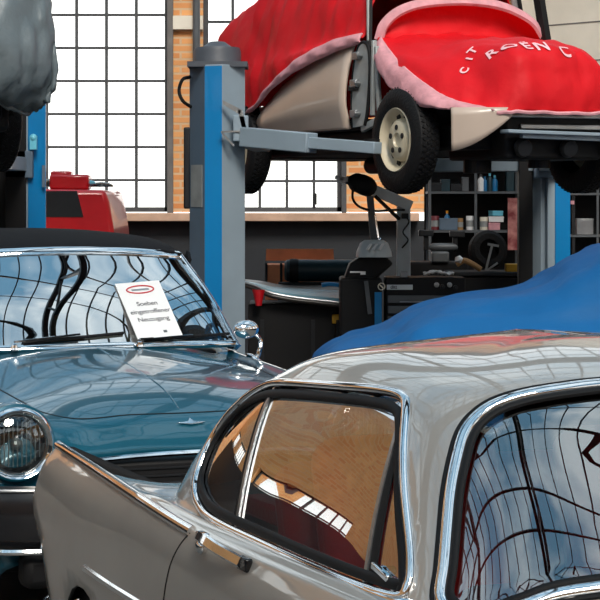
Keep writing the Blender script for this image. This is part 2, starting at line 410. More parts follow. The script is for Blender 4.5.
# ridge-and-furrow glass roof on steel trusses
PER = 7.8; RH = 2.0; rows_ = int((YB-YF)/PER)+1
rafters = MB(); purl = MB(); bands = MB(); panes_ = MB(); truss = MB()
for q in range(rows_):
    ya = YF+q*PER; ym = ya+PER/2; yb = ya+PER
    for (p0, p1) in (((ya, HW), (ym, HW+RH)), ((yb, HW), (ym, HW+RH))):
        A = Vector((0, p0[0], p0[1])); B = Vector((0, p1[0], p1[1])); d = (B-A)
        x = XL
        i = 0
        while x <= XR+.01:
            big = i % 8 == 0
            rafters.bar((x, A.y, A.z), (x, B.y, B.z), .12 if big else .032, .16 if big else .05); x += .5; i += 1
        for fr in (.32, .62, .9):
            P = A+d*fr; purl.bar((XL, P.y, P.z-.06), (XR, P.y, P.z-.06), .05, .09)
        P, Q = A+d*.14, A+d*.0
        bands.add([(XL, Q.y, Q.z), (XR, Q.y, Q.z), (XR, P.y, P.z), (XL, P.y, P.z)], [(0, 1, 2, 3)])
        P, Q = A+d*.14, B
        panes_.add([(XL, P.y, P.z+.04), (XR, P.y, P.z+.04), (XR, Q.y, Q.z+.04), (XL, Q.y, Q.z+.04)], [(0, 1, 2, 3)])
    for xx in (-4.0, 0.0, 4.0):
        truss.bar((xx, ya, HW-.05), (xx, yb, HW-.05), .1, .14)
        for t in (.25, .5, .75):
            yy = ya+PER*t; zz = HW+RH*(1-abs(2*t-1)); truss.bar((xx, yy, HW), (xx, yy, zz), .07, .07)
        truss.bar((xx, ya+PER*.25, HW), (xx, ym, HW+RH), .05, .05); truss.bar((xx, ya+PER*.75, HW), (xx, ym, HW+RH), .05, .05)
    truss.bar((XL, ya, HW-.1), (XR, ya, HW-.1), .22, .4)
ro = struct('ceiling', bands, M['dark_steel'], solid=.06)
panes_.build('roof_glass', M['pane'], ro)
rafters.build('glazing_bar_set', M['dark_steel'], ro); purl.build('purlin_set', M['dark_steel'], ro); truss.build('truss_set', M['dark_steel'], ro)
# pale panelled partition at the right, joints running off, with a conduit
pw = MB(); A = Vector((wx(515), 21.6, 0)); B = Vector((4.6, 19.0, 0))
pw.bar(A+Vector((0, 0, 3.9)), B+Vector((0, 0, 3.9)), .2, 3.3); struct('wall_right_partition', pw, M['plaster']).name = 'wall_right'
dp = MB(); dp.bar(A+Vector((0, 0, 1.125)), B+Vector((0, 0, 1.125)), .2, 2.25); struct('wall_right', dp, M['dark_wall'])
jn = MB(); dirn = (B-A).normalized(); nrm = Vector((-dirn.y, dirn.x, 0)); nrm = nrm if nrm.y < 0 else -nrm
for z in (2.6, 2.98, 3.36, 3.74, 4.12, 4.5): jn.bar(A+nrm*.101+Vector((0, 0, z)), B+nrm*.101+Vector((0, 0, z)), .006, .012)
struct('trim_5', jn, M['frame_grey'])
# ================================================================== GREY COUPE (foreground). local: +X forward, +Y its left, seen side is -Y
a_ = 1.199
grey = thing('coupe', 'silver grey fastback coupe with tail fins and chrome window frames filling the foreground', 'car', (-.105, 6.777, 0), -a_)
Z0 = .24
def close_ends(rows, zc):
    f = lambda r, k, dx: [(p[0]+dx, p[1]*k, zc+(p[2]-zc)*k) for p in r]
    s_ = 1 if rows[-1][0][0] > rows[0][0][0] else -1
    a = [f(rows[0], k, s_*d) for k, d in ((.02, .02), (.5, .01), (.93, .0))]; b = [f(rows[-1], k, -s_*d) for k, d in ((.93, 0), (.5, .01), (.02, .02))]
    return a+rows+b
def sect(x, crest, zc, wide, zw, deck, zd, low=None, mid=None, sh=None):
    low = low or (wide*.93, Z0); mid = mid or (wide*.985, .42)
    sh = sh or (crest-.07, zc-.035)
    return [(x, low[0], low[1]), (x, mid[0], mid[1]), (x, wide, zw), (x, (wide+crest)/2+.016, (zw+zc)/2+.02), (x, crest+.008, zc-.018), (x, crest-.012, zc), (x, sh[0], sh[1]), (x, deck, zd), (x, deck*.45, zd+.012), (x, 0, zd+.015)]
S = [
    sect(-.03, .69, .835, .765, .63, .48, .66, sh=(.655, .76), low=(.66, .34), mid=(.69, .47)),
    sect(.02, .70, .85, .775, .63, .48, .69, sh=(.66, .78), low=(.70, .30), mid=(.73, .46)),
    sect(.25, .725, .852, .80, .62, .50, .735, sh=(.675, .80)),
    sect(.60, .755, .853, .83, .61, .50, .785),
    sect(.95, .785, .852, .845, .60, .52, .795),
    sect(1.15, .80, .85, .85, .60, .56, .77, sh=(.735, .825)),
    sect(1.30, .81, .848, .85, .60, .58, .56, sh=(.735, .822)),
    sect(1.70, .82, .835, .852, .60, .60, .50, sh=(.74, .815)),
    sect(2.10, .815, .83, .852, .60, .60, .48, sh=(.74, .812)),
    sect(2.50, .805, .83, .85, .60, .60, .50, sh=(.735, .812)),
    sect(2.72, .80, .83, .85, .60, .58, .60, sh=(.73, .812)),
    sect(2.85, .79, .83, .85, .60, .55, .80, sh=(.72, .812)),
    sect(3.10, .775, .835, .845, .60, .50, .84),
    sect(3.55, .75, .82, .84, .58, .48, .80),
    sect(3.95, .70, .77, .81, .54, .42, .74),
    sect(4.20, .60, .70, .74, .50, .36, .68, low=(.66, .30)),
    sect(4.31, .48, .62, .60, .48, .28, .61, low=(.56, .32), mid=(.58, .42)),
]
full = [s + [(p[0], -p[1], p[2]) for p in s[-2::-1]] for s in S]
rows = close_ends(crsurf(full, 5, 5), .52)
def circ(cx, cz, r, n=40): return [(cx+r*math.cos(2*PI*i/n), cz+r*math.sin(2*PI*i/n)) for i in range(n)]
arch_r = circ(.80, .245, .30); arch_f = circ(3.36, .28, .33)
flt = lambda c: abs(c[1]) > .6
bm, _p = cut_surface(rows, False, [((0, 2), arch_r, flt), ((0, 2), arch_f, flt)], step=.05)
# close tail and nose
bmesh.ops.recalc_face_normals(bm, faces=bm.faces)
for f in bm.faces:
    c = f.calc_center_median()
    if 1.2 < c.x < 2.8 and abs(c.y) < .70 and c.z < .80: f.material_index = 1
    if f.normal.z > 0 and c.z < .2: f.material_index = 1
g_body = bm_link(bm, 'body', [M['grey_paint'], M['black']], grey, solid=.012, matoff=1, angle=50)
MB().box((2.15, 0, .26), (3.7, 1.42, .06)).build('floor_pan', M['black'], grey)
for x, r in ((.80, .3), (3.36, .33)):
    MB().box((x, 0, .5), (.62, 1.1, .02)).build('wheel_well', M['black'], grey)
# greenhouse rings (half outline, front centre to rear centre)
RG = [
 [(3.00, 0, .79), (2.97, .30, .79), (2.88, .54, .79), (2.70, .692, .79), (2.4, .726, .79), (1.9, .732, .79), (1.42, .715, .79), (.92, .615, .79), (.60, .32, .785), (.50, 0, .78)],
 [(2.85, 0, .96), (2.83, .29, .96), (2.75, .50, .955), (2.60, .625, .95), (2.36, .666, .945), (1.9, .671, .945), (1.42, .662, .94), (1.0, .56, .93), (.76, .29, .92), (.68, 0, .92)],
 [(2.70, 0, 1.11), (2.68, .27, 1.105), (2.62, .45, 1.10), (2.49, .568, 1.095), (2.29, .595, 1.09), (1.9, .600, 1.09), (1.47, .596, 1.08), (1.12, .50, 1.06), (.94, .26, 1.055), (.88, 0, 1.055)],
 [(2.575, 0, 1.215), (2.555, .25, 1.21), (2.50, .41, 1.20), (2.40, .505, 1.185), (2.22, .535, 1.185), (1.9, .54, 1.19), (1.55, .532, 1.17), (1.27, .43, 1.15), (1.14, .23, 1.16), (1.10, 0, 1.165)],
 [(2.42, 0, 1.262), (2.40, .22, 1.257), (2.36, .34, 1.247), (2.28, .41, 1.24), (2.12, .435, 1.243), (1.88, .44, 1.247), (1.64, .44, 1.23), (1.43, .34, 1.215), (1.35, .19, 1.222), (1.32, 0, 1.226)],
 [(2.2, 0, 1.285), (2.19, .12, 1.284), (2.15, .18, 1.280), (2.1, .21, 1.276), (2.0, .22, 1.276), (1.87, .22, 1.275), (1.76, .21, 1.268), (1.68, .16, 1.262), (1.63, .1, 1.262), (1.61, 0, 1.263)],
 [(2.06, 0, 1.289), (2.055, .001, 1.289), (2.04, .002, 1.289), (2.02, .002, 1.289), (1.96, .002, 1.289), (1.88, .002, 1.289), (1.82, .002, 1.287), (1.78, .002, 1.285), (1.76, .001, 1.284), (1.75, 0, 1.284)],
]
cols = []
for k in range(10): cols.append([r[k] for r in RG])
for k in range(8, 0, -1): cols.append([(p[0], -p[1], p[2]) for p in cols[k]])
grows = crsurf(cols, 12, 8, closed_u=True)
side_poly = crline([(1.285, .868), (1.235, .93), (1.235, 1.01), (1.315, 1.085), (1.44, 1.130), (1.60, 1.153), (1.92, 1.172), (2.16, 1.182), (2.27, 1.176), (2.325, 1.15), (2.40, 1.08), (2.49, .99), (2.58, .90), (2.615, .845), (2.57, .826), (2.23, .824), (1.9, .826), (1.60, .828), (1.42, .836)], 5, True)
ws_half = [(0, 1.226), (.2, 1.220), (.29, 1.213), (.37, 1.202), (.43, 1.186), (.472, 1.165), (.508, 1.135), (.54, 1.09), (.573, 1.03), (.603, .96), (.632, .89), (.655, .835), (.640, .812), (.60, .815), (.54, .838), (.45, .865), (.2, .886)]
ws_poly = crline(ws_half+[(0, .892)]+[(-y, z) for y, z in ws_half[:0:-1]], 5, True)
rw_half = [(0, 1.14), (.2, 1.135), (.30, 1.11), (.38, 1.02), (.42, .93), (.36, .88), (.2, .87)]
rw_poly = crline(rw_half+[(0, .85)]+[(-y, z) for y, z in rw_half[:0:-1]], 4, True)
bvh = None
def surf_bvh(rows, closed):
    mb = MB().grid(rows, closed); return BVHTree.FromPolygons([Vector(v) for v in mb.v], mb.f)
GB = surf_bvh(grows, True)
bm, panes = cut_surface(grows, True, [
    ((0, 2), side_poly, lambda c: c[1] < -.35), ((0, 2), side_poly, lambda c: c[1] > .35),
    ((1, 2), ws_poly, lambda c: c[0] > 2.3), ((1, 2), rw_poly, lambda c: c[0] < 1.45)], step=.03)
for f in bm.faces:
    if f.calc_center_median().z < .80: pass
g_roof = bm_link(bm, 'roof', [M['grey_paint'], M['black']], grey, solid=.012, matoff=1, angle=50)
gl = []
for pf, nm in zip(panes, ('side_window', 'side_window', 'windscreen', 'rear_window')):
    gl.append(pane_mesh(pf, nm, M['grey_screen'] if nm == 'windscreen' else M['side_glass'], grey, inset=.010))
def onsurf_side(poly, B, sgn, off=0):
    out = []; nn = []
    for x, z in poly:
        h = B.ray_cast(Vector((x, sgn*2, z)), Vector((0, -sgn, 0)))
        p, n = h[0], h[1]
        if n.y*sgn < 0: n = -n
        out.append(p+n*off); nn.append(n)
    return out, nn
def onsurf_front(poly, B, x0, sgn, off=0):
    out = []; nn = []
    for y, z in poly:
        h = B.ray_cast(Vector((x0, y, z)), Vector((-sgn, 0, 0)))
        p, n = h[0], h[1]
        if n.x*sgn < 0: n = -n
        out.append(p+n*off); nn.append(n)
    return out, nn
def smoothn(ns, k=3):
    m = len(ns); return [sum((ns[(i+j) % m] for j in range(-k, k+1)), Vector()).normalized() for i in range(m)]
def strip(w, h, off=0):  # rounded strip profile, w wide in tangent-x, h tall in normal
    return [(-w/2+off, -.004), (-w/2+off, h*.5), (-w*.3+off, h*.9), (off, h), (w*.3+off, h*.9), (w/2+off, h*.5), (w/2+off, -.004)]
def flatstrip(w, h, off): return [(-w/2+off, -.004), (-w/2+off, h), (w/2+off, h), (w/2+off, -.004)]
def scale_poly(poly, d):
    out = []; n = len(poly)
    for i in range(n):
        a, b = Vector(poly[i-1]), Vector(poly[(i+1) % n]); t = (b-a).normalized(); out.append((poly[i][0]+t.y*d, poly[i][1]-t.x*d))
    return out
def area(p): return sum(p[i-1][0]*p[i][1]-p[i][0]*p[i-1][1] for i in range(len(p)))
def grow(poly, d): return scale_poly(poly, d if area(poly) > 0 else -d)
for s in (-1, 1):
    P, nn = onsurf_side(grow(side_poly, .004), GB, s); nn = smoothn(nn)
    MB().sweep(P, strip(.021, .011), nn, closed=True).build('window_frame', M['chrome'], grey, smooth=True, angle=60, label='chrome window frame')
    P, nn = onsurf_side(grow(side_poly, -.019), GB, s, -.004); nn = smoothn(nn)
    MB().sweep(P, strip(.022, .007), nn, closed=True).build('window_seal', M['black'], grey, smooth=True, label='black rubber window seal')
    # thicker black reveal round the quarter window
    q = [p for p in grow(side_poly, -.038) if p[0] < 1.56]
    def divider(a, b, w, m, nm, h=.002):
        pts = [(a[0]+(b[0]-a[0])*t/8, a[1]+(b[1]-a[1])*t/8) for t in range(9)]
        P, nn = onsurf_side(pts, GB, s, -.004)
        nn = smoothn(nn, 2) if False else nn
        return MB().sweep(P, flatstrip(w, h, 0), nn).build(nm, m, grey, smooth=True)
    divider((1.545, 1.145), (1.70, .832), .014, M['dull_metal'], 'window_divider'); divider((1.532, 1.14), (1.682, .835), .026, M['black'], 'divider_seal', -.001)
    divider((2.300, 1.165), (2.452, .83), .012, M['dull_metal'], 'vent_window_frame'); divider((2.322, 1.15), (2.478, .83), .028, M['black'], 'vent_window_seal', -.001)
    # vent window latch
    P, nn = onsurf_side([(2.50, .862)], GB, s, .0)
    MB().bar(P[0]+Vector((-.03, 0, .004)), P[0]+Vector((.05, 0, -.012)), .014, .016).cyl(P[0]+Vector((.0, 0, -.004)), P[0]+Vector((0, -s*.035, -.006)), .011).build('vent_latch', M['chrome'], grey, bevel=.004)
    # chrome sill moulding under the glass
    P, nn = onsurf_side([(1.56+.1*i, .815) for i in range(12)], GB, s, .0)
    MB().sweep(P, strip(.026, .012), nn).build('sill_moulding', M['chrome'], grey, smooth=True, label='chrome moulding below the side window')
P, nn = onsurf_front(ws_poly, GB, 4, 1); nn = smoothn(nn); WSD = 1 if area(ws_poly) > 0 else -1
for i in range(len(P)): P[i] = (P[i-1]+P[i]*2+P[(i+1) % len(P)])/4
MB().sweep(P, strip(.026, .012), nn, closed=True).build('windscreen_trim', M['chrome'], grey, smooth=True, angle=60, label='chrome windscreen trim')
MB().sweep(P, strip(.011, .007, WSD*.018), nn, closed=True).build('windscreen_outer_seal', M['black'], grey, smooth=True)
MB().sweep(P, strip(.016, .006, -WSD*.020), nn, closed=True).build('windscreen_seal', M['black'], grey, smooth=True)
P, nn = onsurf_front(rw_poly, GB, 0, -1); nn = smoothn(nn)
MB().sweep(P, strip(.026, .012), nn, closed=True).build('rear_window_trim', M['chrome'], grey, smooth=True, angle=60)
# crest strip on the tail fin, door handle, seams, side spear
BB = surf_bvh(rows, False)
def body_pt(x, z, s, off=0):
    h = BB.ray_cast(Vector((x, s*2, z)), Vector((0, -s, 0))); n = h[1] if h[1].y*s > 0 else -h[1]; return h[0]+n*off, n
def lerpS(x):
    for i in range(len(S)-1):
        if S[i][0][0] <= x <= S[i+1][0][0]:
            t = (x-S[i][0][0])/(S[i+1][0][0]-S[i][0][0])
            return [tuple(a+(b-a)*t for a, b in zip(p, q)) for p, q in zip(S[i], S[i+1])]
for s in (-1, 1):
    pts = []; nn = []; prof = []
    for i in range(41):
        x = .02+1.70*i/40
        j = min(range(len(rows)), key=lambda q: abs(rows[q][0][0]-x)); r = rows[j]
        k = 5*5 if s > 0 else len(r)-1-5*5   # crest vertex: control point 5
        p = Vector(r[k]); p.x = p.x
        k2 = 4*5 if s > 0 else len(r)-1-4*5
        if pts and abs(p.x-pts[-1].x) < .02: continue
        pts.append(p*.5+Vector(r[k2])*.5+Vector((0, s*.003, .002))); nn.append(Vector((0, s*.75, .65)))
        w = .026
        prof.append(strip(w, .010))
    MB().sweep(pts, prof, nn).build('fin_strip', M['chrome'], grey, smooth=True, angle=60, label='chrome strip along the fin crest')
    # black line above the strip
    # door handle
    hb, n = body_pt(1.80, .826, s); he, _ = body_pt(2.08, .812, s)
    h = MB()
    P_ = crline([hb+n*.016, hb.lerp(he, .25)+n*.036+Vector((0, 0, .004)), hb.lerp(he, .6)+n*.034, he+n*.012], 5)
    h.sweep(P_, [[(-.010, -.006), (-.013, .0), (-.009, .008), (.009, .008), (.013, 0), (.010, -.006)]]*len(P_), [n]*len(P_))
    ho = h.build('door_handle', M['chrome'], grey, smooth=True, angle=50, label='chrome door handle')
    MB().ball(hb+n*.022+Vector((.035, 0, -.022)), .018, 16, (1, .8, 1)).cyl(hb-n*.01+Vector((.035, 0, -.022)), hb+n*.02+Vector((.035, 0, -.022)), .012).build('push_button', M['chrome'], ho, smooth=True)
    MB().box(hb+n*.006, (.05, .02, .026)).build('handle_mount', M['chrome'], ho, bevel=.004)
    MB().box(he+n*.004, (.06, .018, .03)).build('handle_mount', M['gloss_black'], ho, bevel=.004)
    # door seam
    sp = crline([(1.70, .825), (1.665, .79), (1.62, .72), (1.575, .62), (1.55, .50), (1.54, .35)], 6)
    Q = [body_pt(x, z, s, .0006) for x, z in sp]
    MB().sweep([q[0] for q in Q], [(-.0022, -.001), (-.0022, .0008), (.0022, .0008), (.0022, -.001)], [q[1] for q in Q]).build('door_seam', M['black'], grey)
    sp = [(2.74, .82), (2.76, .7), (2.76, .5), (2.74, .35)]
    Q = [body_pt(x, z, s, .0006) for x, z in crline(sp, 5)]
    MB().sweep([q[0] for q in Q], [(-.0022, -.001), (-.0022, .0008), (.0022, .0008), (.0022, -.001)], [q[1] for q in Q]).build('door_seam', M['black'], grey)
    sp = [(.84+.1*i, .603+.0*i) for i in range(24)]
    Q = [body_pt(x, z, s, .0) for x, z in sp]
    MB().sweep([q[0] for q in Q], [(-.010, 0), (-.006, .007), (.006, .007), (.010, 0)], [q[1] for q in Q]).build('side_spear', M['chrome'], grey, smooth=True, label='thin chrome spear low on the flank')
    # taillight
    MB().ball((-.02, s*.66, .66), .055, 20, (.7, .75, 1.3)).build('tail_light', M['red_leather'], grey, smooth=True)
    # headlight
    MB().lathe([(0, .05), (.05, .045), (.085, .02), (.092, 0), (.10, -.03)], (4.20, s*.56, .58), (1, s*.15, 0), 24).build('headlight', M['chrome'], grey, smooth=True)
    for cx, r in ((.80, .31), (3.36, .31)):
        w = MB().lathe([(.19, -.085), (.26, -.09), (.30, -.075), (.31, -.05), (.31, .05), (.30, .075), (.26, .09), (.19, .085)], (cx, s*.70, r), (0, 1, 0), 40)
        wo_ = w.build('wheel', M['rubber'], grey, smooth=True)
        MB().lathe([(0, .10), (.06, .095), (.09, .07), (.17, .06), (.19, .085)], (cx, s*.70, r), (0, s, 0), 32).build('hub_cap', M['chrome'], wo_, smooth=True)
# bumpers
for x0, sg in ((-.06, -1), (4.34, 1)):
    pts = crline([(x0-sg*.55, -.80, .36), (x0-sg*.10, -.70, .35), (x0+sg*.06, -.30, .345), (x0+sg*.08, 0, .345), (x0+sg*.06, .30, .345), (x0-sg*.10, .70, .35), (x0-sg*.55, .80, .36)], 6)
    MB().tube(pts, .045, 12).build('bumper', M['chrome'], grey, smooth=True)
    for s in (-1, 1):
        MB().ball((x0+sg*.05, s*.48, .35), .062, 16, (.8, .6, 1.3)).build('overrider', M['chrome'], grey, smooth=True)
# roof/boot details, interior
MB().box((1.9, 0, .50), (1.7, 1.16, .04)).build('cabin_floor', M['black'], grey)
MB().box((1.30, 0, .80), (.32, 1.0, .05)).build('parcel_shelf', M['red_leather'], grey, bevel=.01)
def seat(y, x, nm):
    sb = MB(); Rm = Matrix.Rotation(math.radians(-14), 3, 'Y')
    sb.box((x-.02, y, .80), (.15, .46, .50), Rm); o = sb.build(nm, M['red_leather'], grey, bevel=.06, seg=4, label='red leather seat backrest')
    MB().box((x+.28, y, .575), (.48, .46, .14)).build('seat_cushion', M['red_leather'], grey, bevel=.05, seg=3)
for y in (-.32, .32): seat(y, 1.86, 'seat_backrest')
MB().box((1.50, 0, .78), (.14, 1.04, .34), Matrix.Rotation(math.radians(-20), 3, 'Y')).build('rear_seat', M['red_leather'], grey, bevel=.05, seg=3)
MB().box((2.70, 0, .78), (.22, 1.14, .12)).build('dashboard', M['maroon'], grey, bevel=.03)
sw = MB(); sw.tube([Vector((2.46, .32, .80))+Matrix.Rotation(math.radians(-65), 3, 'Y') @ Vector((.17*math.cos(t), .17*math.sin(t), 0)) for t in [2*PI*i/32 for i in range(32)]], .010, 8, closed=True)
sw.cyl((2.46, .32, .80), (2.62, .32, .74), .02); sw.bar((2.46, .17, .80), (2.46, .47, .80), .012, .02)
sw.build('steering_wheel', M['gloss_black'], grey, smooth=True)
MB().box((2.52, 0, 1.155), (.012, .2, .05)).cyl((2.52, 0, 1.17), (2.5, 0, 1.22), .006).build('rear_view_mirror', M['gloss_black'], grey, bevel=.008)
# wipers at the screen base
for y in (-.36, .12):
    b0, n = onsurf_front([(y, .880)], GB, 4, 1, .012); b1, n1 = onsurf_front([(y+.42 if y < 0 else y+.36, .905)], GB, 4, 1, .016)
    wp = MB(); wp.cyl(b0[0]-Vector((0, 0, .03)), b0[0]+Vector((.0, 0, .012)), .012).bar(b0[0], b0[0].lerp(b1[0], .5)+Vector((.015, 0, .012)), .008, .008)
    Pq, _n = onsurf_front([(y-.02+(.44)*t/6, .905+.006*t/6) for t in range(7)], GB, 4, 1, .014)
    wp.tube(Pq, .005, 6); wp.build('wiper', M['dull_metal'], grey)
# ================================================================== TEAL CONVERTIBLE. local: +X forward (nose at 0), +Y its left = right in view
a_ = .38344207
teal = thing('convertible', 'dark teal convertible with black soft top, round headlights and a white card in the windscreen', 'car', (-.387, 7.625, 0), math.atan2(-math.cos(a_), math.sin(a_)))
def ts(b, crest, zc, wide, zw, hood, zh, zcen, low=.26, sh=None):
    return [(-b, wide*.93, low), (-b, wide*.985, .42), (-b, wide, zw), (-b, (wide+crest)/2+.03, (zw+zc)/2+.03), (-b, crest, zc), (-b, crest-.12, zc+.004 if sh is None else sh), (-b, hood, zh), (-b, hood*.5, (zh+zcen)/2+.006), (-b, 0, zcen)]
T = [
    ts(.015, .64, .70, .74, .56, .38, .700, .705, low=.30),
    ts(.06, .655, .765, .78, .58, .38, .745, .755),
    ts(.14, .67, .815, .80, .60, .38, .800, .812),
    ts(.35, .69, .855, .82, .62, .38, .862, .885),
    ts(.70, .71, .885, .83, .63, .38, .905, .935),
    ts(1.05, .715, .905, .835, .64, .38, .935, .968),
    ts(1.30, .715, .918, .838, .65, .38, .955, .985),
    ts(1.45, .72, .925, .84, .65, .40, .95, .97),
    ts(1.60, .74, .925, .84, .65, .52, .62, .55, sh=.915),
    ts(2.2, .75, .92, .84, .65, .55, .52, .50, sh=.905),
    ts(2.9, .75, .92, .84, .65, .55, .55, .52, sh=.905),
    ts(3.25, .74, .92, .835, .65, .50, .90, .91),
    ts(3.9, .70, .89, .82, .62, .45, .89, .90),
    ts(4.35, .62, .80, .76, .58, .40, .80, .81, low=.32),
    ts(4.43, .55, .70, .68, .55, .35, .70, .70, low=.36),
]
full = [s + [(p[0], -p[1], p[2]) for p in s[-2::-1]] for s in T][::-1]
trows = close_ends(crsurf(full, 6, 6), .52)
arch = lambda c: abs(c[1]) > .6
bm, _p = cut_surface(trows, False, [((0, 2), circ(-.86, .30, .36), arch), ((0, 2), circ(-3.5, .30, .36), arch)], step=.05)
bmesh.ops.recalc_face_normals(bm, faces=bm.faces)
for f in bm.faces:
    c = f.calc_center_median()
    if -3.2 < c.x < -1.5 and abs(c.y) < .72 and c.z < .9: f.material_index = 1
bm_link(bm, 'body', [M['teal_paint'], M['black']], teal, solid=.012, matoff=1, angle=50)
MB().box((-2.2, 0, .28), (3.9, 1.4, .06)).build('floor_pan', M['black'], teal)
TB = surf_bvh(trows, False)
def top_pt(x, y, off=.0):
    h = TB.ray_cast(Vector((x, y, 3)), Vector((0, 0, -1))); n = h[1] if h[1].z > 0 else -h[1]; return h[0]+n*off, n
# bonnet seam and centre crease
seam = crline([(-1.26, .62), (-.7, .58), (-.3, .545), (-.17, .47), (-.145, .2), (-.142, 0), (-.145, -.2), (-.17, -.47), (-.3, -.545), (-.7, -.58), (-1.26, -.62)], 6)
Q = [top_pt(x, y, .0005) for x, y in seam]
MB().sweep([q[0] for q in Q], [(-.003, -.001), (-.003, .001), (.003, .001), (.003, -.001)], [q[1] for q in Q]).build('bonnet_seam', M['black'], teal)
Q = [top_pt(-.17-.05*i, 0, .0) for i in range(22)]
MB().sweep([q[0] for q in Q], [(-.006, -.001), (0, .003), (.006, -.001)], [q[1] for q in Q]).build('bonnet_crease', M['teal_paint'], teal, smooth=True)
# bonnet badge
p, n = top_pt(-.085, .02, 0)
bd = MB(); bd.prism3([(-.055, 0), (-.012, .008), (0, .030), (.012, .008), (.055, 0), (0, -.010)], p+n*.002, (0, 1, 0), (-.8, 0, .5), n, .008)
bd.build('bonnet_badge', M['chrome'], teal, bevel=.002)
# grille: dark mouth with chrome surround
def front_x(y, z):
    h = TB.ray_cast(Vector((1, y, z)), Vector((-1, 0, 0))); return h[0].x if h[0] else -.05
gm = MB(); gm.box((.0, 0, .585), (.05, 1.02, .17)); gro = gm.build('grille', M['black'], teal, bevel=.02, label='black grille opening')
for i in range(5):
    MB().box((.028, 0, .525+.028*i), (.006, .98, .006)).build('grille_bar', M['dark_steel'], gro)
pts = crline([(.03, -.50, .665), (.035, -.25, .682), (.04, 0, .688), (.035, .25, .682), (.03, .50, .665)], 8)
MB().tube(pts, .011, 10).build('grille_trim', M['chrome'], gro, smooth=True)
# lower valance and chrome bumper, its dark floor reflection coloured in as black
bp = crline([(-.35, -.86, .49), (-.02, -.80, .49), (.12, -.5, .49), (.16, 0, .49), (.12, .5, .49), (-.02, .80, .49), (-.35, .86, .49)], 8)
MB().sweep(bp, [(-.105, -.01), (-.115, .012), (-.09, .022), (-.04, .034), (0, .036), (.05, .032), (.095, .02), (.105, .0), (.1, -.01)], [Vector((.9, p[1]*.9, 0)) for p in bp]).build('bumper', M['gloss_black'], teal, smooth=True, angle=60)
MB().tube([Vector(p)+Vector((.03, p[1]*.03, -.11)) for p in bp], .013, 8).build('bumper_edge_line', M['chrome'], teal, smooth=True)  # strips put in for the light lines mirrored along the bumper edges
MB().tube([Vector(p)+Vector((.02, p[1]*.02, .10)) for p in bp], .007, 8).build('bumper_edge_line', M['dull_metal'], teal, smooth=True)
MB().box((.03, 0, .30), (.12, 1.3, .12)).build('valance', M['black'], teal, bevel=.03)
for s in (-1, 1):
    c = Vector((.005, s*.655, .742))
    hb = MB().lathe([(.128, -.16), (.132, -.02), (.130, .012), (.121, .024), (.108, .018), (.104, .004)], c, (1, s*.04, 0), 48).build('headlight', M['chrome'], teal, smooth=True, angle=60)
    MB().lathe([(.104, .004), (.085, -.02), (.05, -.05), (0, -.06)], c, (1, s*.04, 0), 40).build('reflector', M['lamp_dark'], hb, smooth=True)
    MB().lathe([(.106, .006), (.085, .020), (.05, .030), (0, .034)], c, (1, s*.04, 0), 40).build('lens', M['car_glass'], hb, smooth=True)
    ln = MB()
    for i in range(-5, 6):
        y = i*.016; h = math.sqrt(max(0, .1**2-y*y))*.8; ln.bar(c+Vector((.002, y, -h)), c+Vector((.002, y, h)), .0035, .003)
    ln.ball(c+Vector((-.02, 0, 0)), .022, 12); ln.build('lens_ribs', M['dull_metal'], hb)
    # teal fairing round the headlight
    MB().lathe([(.10, -.42), (.128, -.22), (.142, -.06), (.140, -.018), (.131, -.012)], c, (1, 0, 0), 40).build('headlight_fairing', M['teal_paint'], teal, smooth=True)
    for cx in (-.86, -3.5):
        w = MB().lathe([(.19, -.085), (.26, -.09), (.31, -.075), (.325, -.05), (.325, .05), (.31, .075), (.26, .09), (.19, .085)], (cx, s*.70, .325), (0, 1, 0), 36).build('wheel', M['rubber'], teal, smooth=True)
        MB().lathe([(0, .10), (.06, .095), (.09, .07), (.17, .06), (.19, .085)], (cx, s*.70, .325), (0, s, 0), 32).build('hub_cap', M['chrome'], w, smooth=True)
# windscreen surface
WR = []   # columns of (base, mid, top)
for t in [i/24 for i in range(-24, 25)]:
    a = abs(t); sgn = 1 if t >= 0 else -1
    y0 = .70*math.sin(a*PI/2*.96)/math.sin(PI/2*.96)*sgn; 
    base = Vector((-1.29-.13*a**2-.04*a**6, .70*t, .985-.015*a*a)); top = Vector((-1.70-.09*a**2-.04*a**6, .565*t, 1.375-.028*a**2))
    mid = (base+top)/2+Vector((.018, 0, .012))
    WR.append([tuple(base), tuple(mid), tuple(top)])
wrows = crsurf(WR, 1, 8)
gs = MB().grid(wrows).build('windscreen', M['screen_glass'], teal, smooth=True)
edge = [Vector(r[0]) for r in wrows]; topl = [Vector(r[-1]) for r in wrows]
fwd = lambda P: [Vector((.75, 0, .6)) for _ in P]
MB().sweep(edge, [(-.013, -.01), (-.013, .008), (0, .014), (.013, .008), (.013, -.01)], fwd(edge)).build('windscreen_base_trim', M['chrome'], teal, smooth=True, angle=50)
MB().sweep(topl, [(-.018, -.01), (-.018, .010), (0, .018), (.018, .010), (.018, -.01)], fwd(topl)).build('windscreen_header', M['chrome'], teal, smooth=True, angle=50)
for r, s in ((wrows[0], -1), (wrows[-1], 1)):
    P = [Vector(p) for p in r]; P[0] = P[0]-(P[1]-P[0])*.6
    MB().sweep(P, [(-.016, -.02), (-.016, .01), (0, .016), (.016, .01), (.016, -.02)], [Vector((.7, s*.5, .5))]*len(P)).build('windscreen_pillar', M['chrome'], teal, smooth=True, angle=50)
    P2 = [p+Vector((-.05, -s*.0, 0)) for p in P]
    MB().sweep(P2, [(-.02, -.02), (-.02, .02), (.02, .02), (.02, -.02)], [Vector((.7, s*.5, .5))]*len(P)).build('pillar_seal', M['black'], teal)
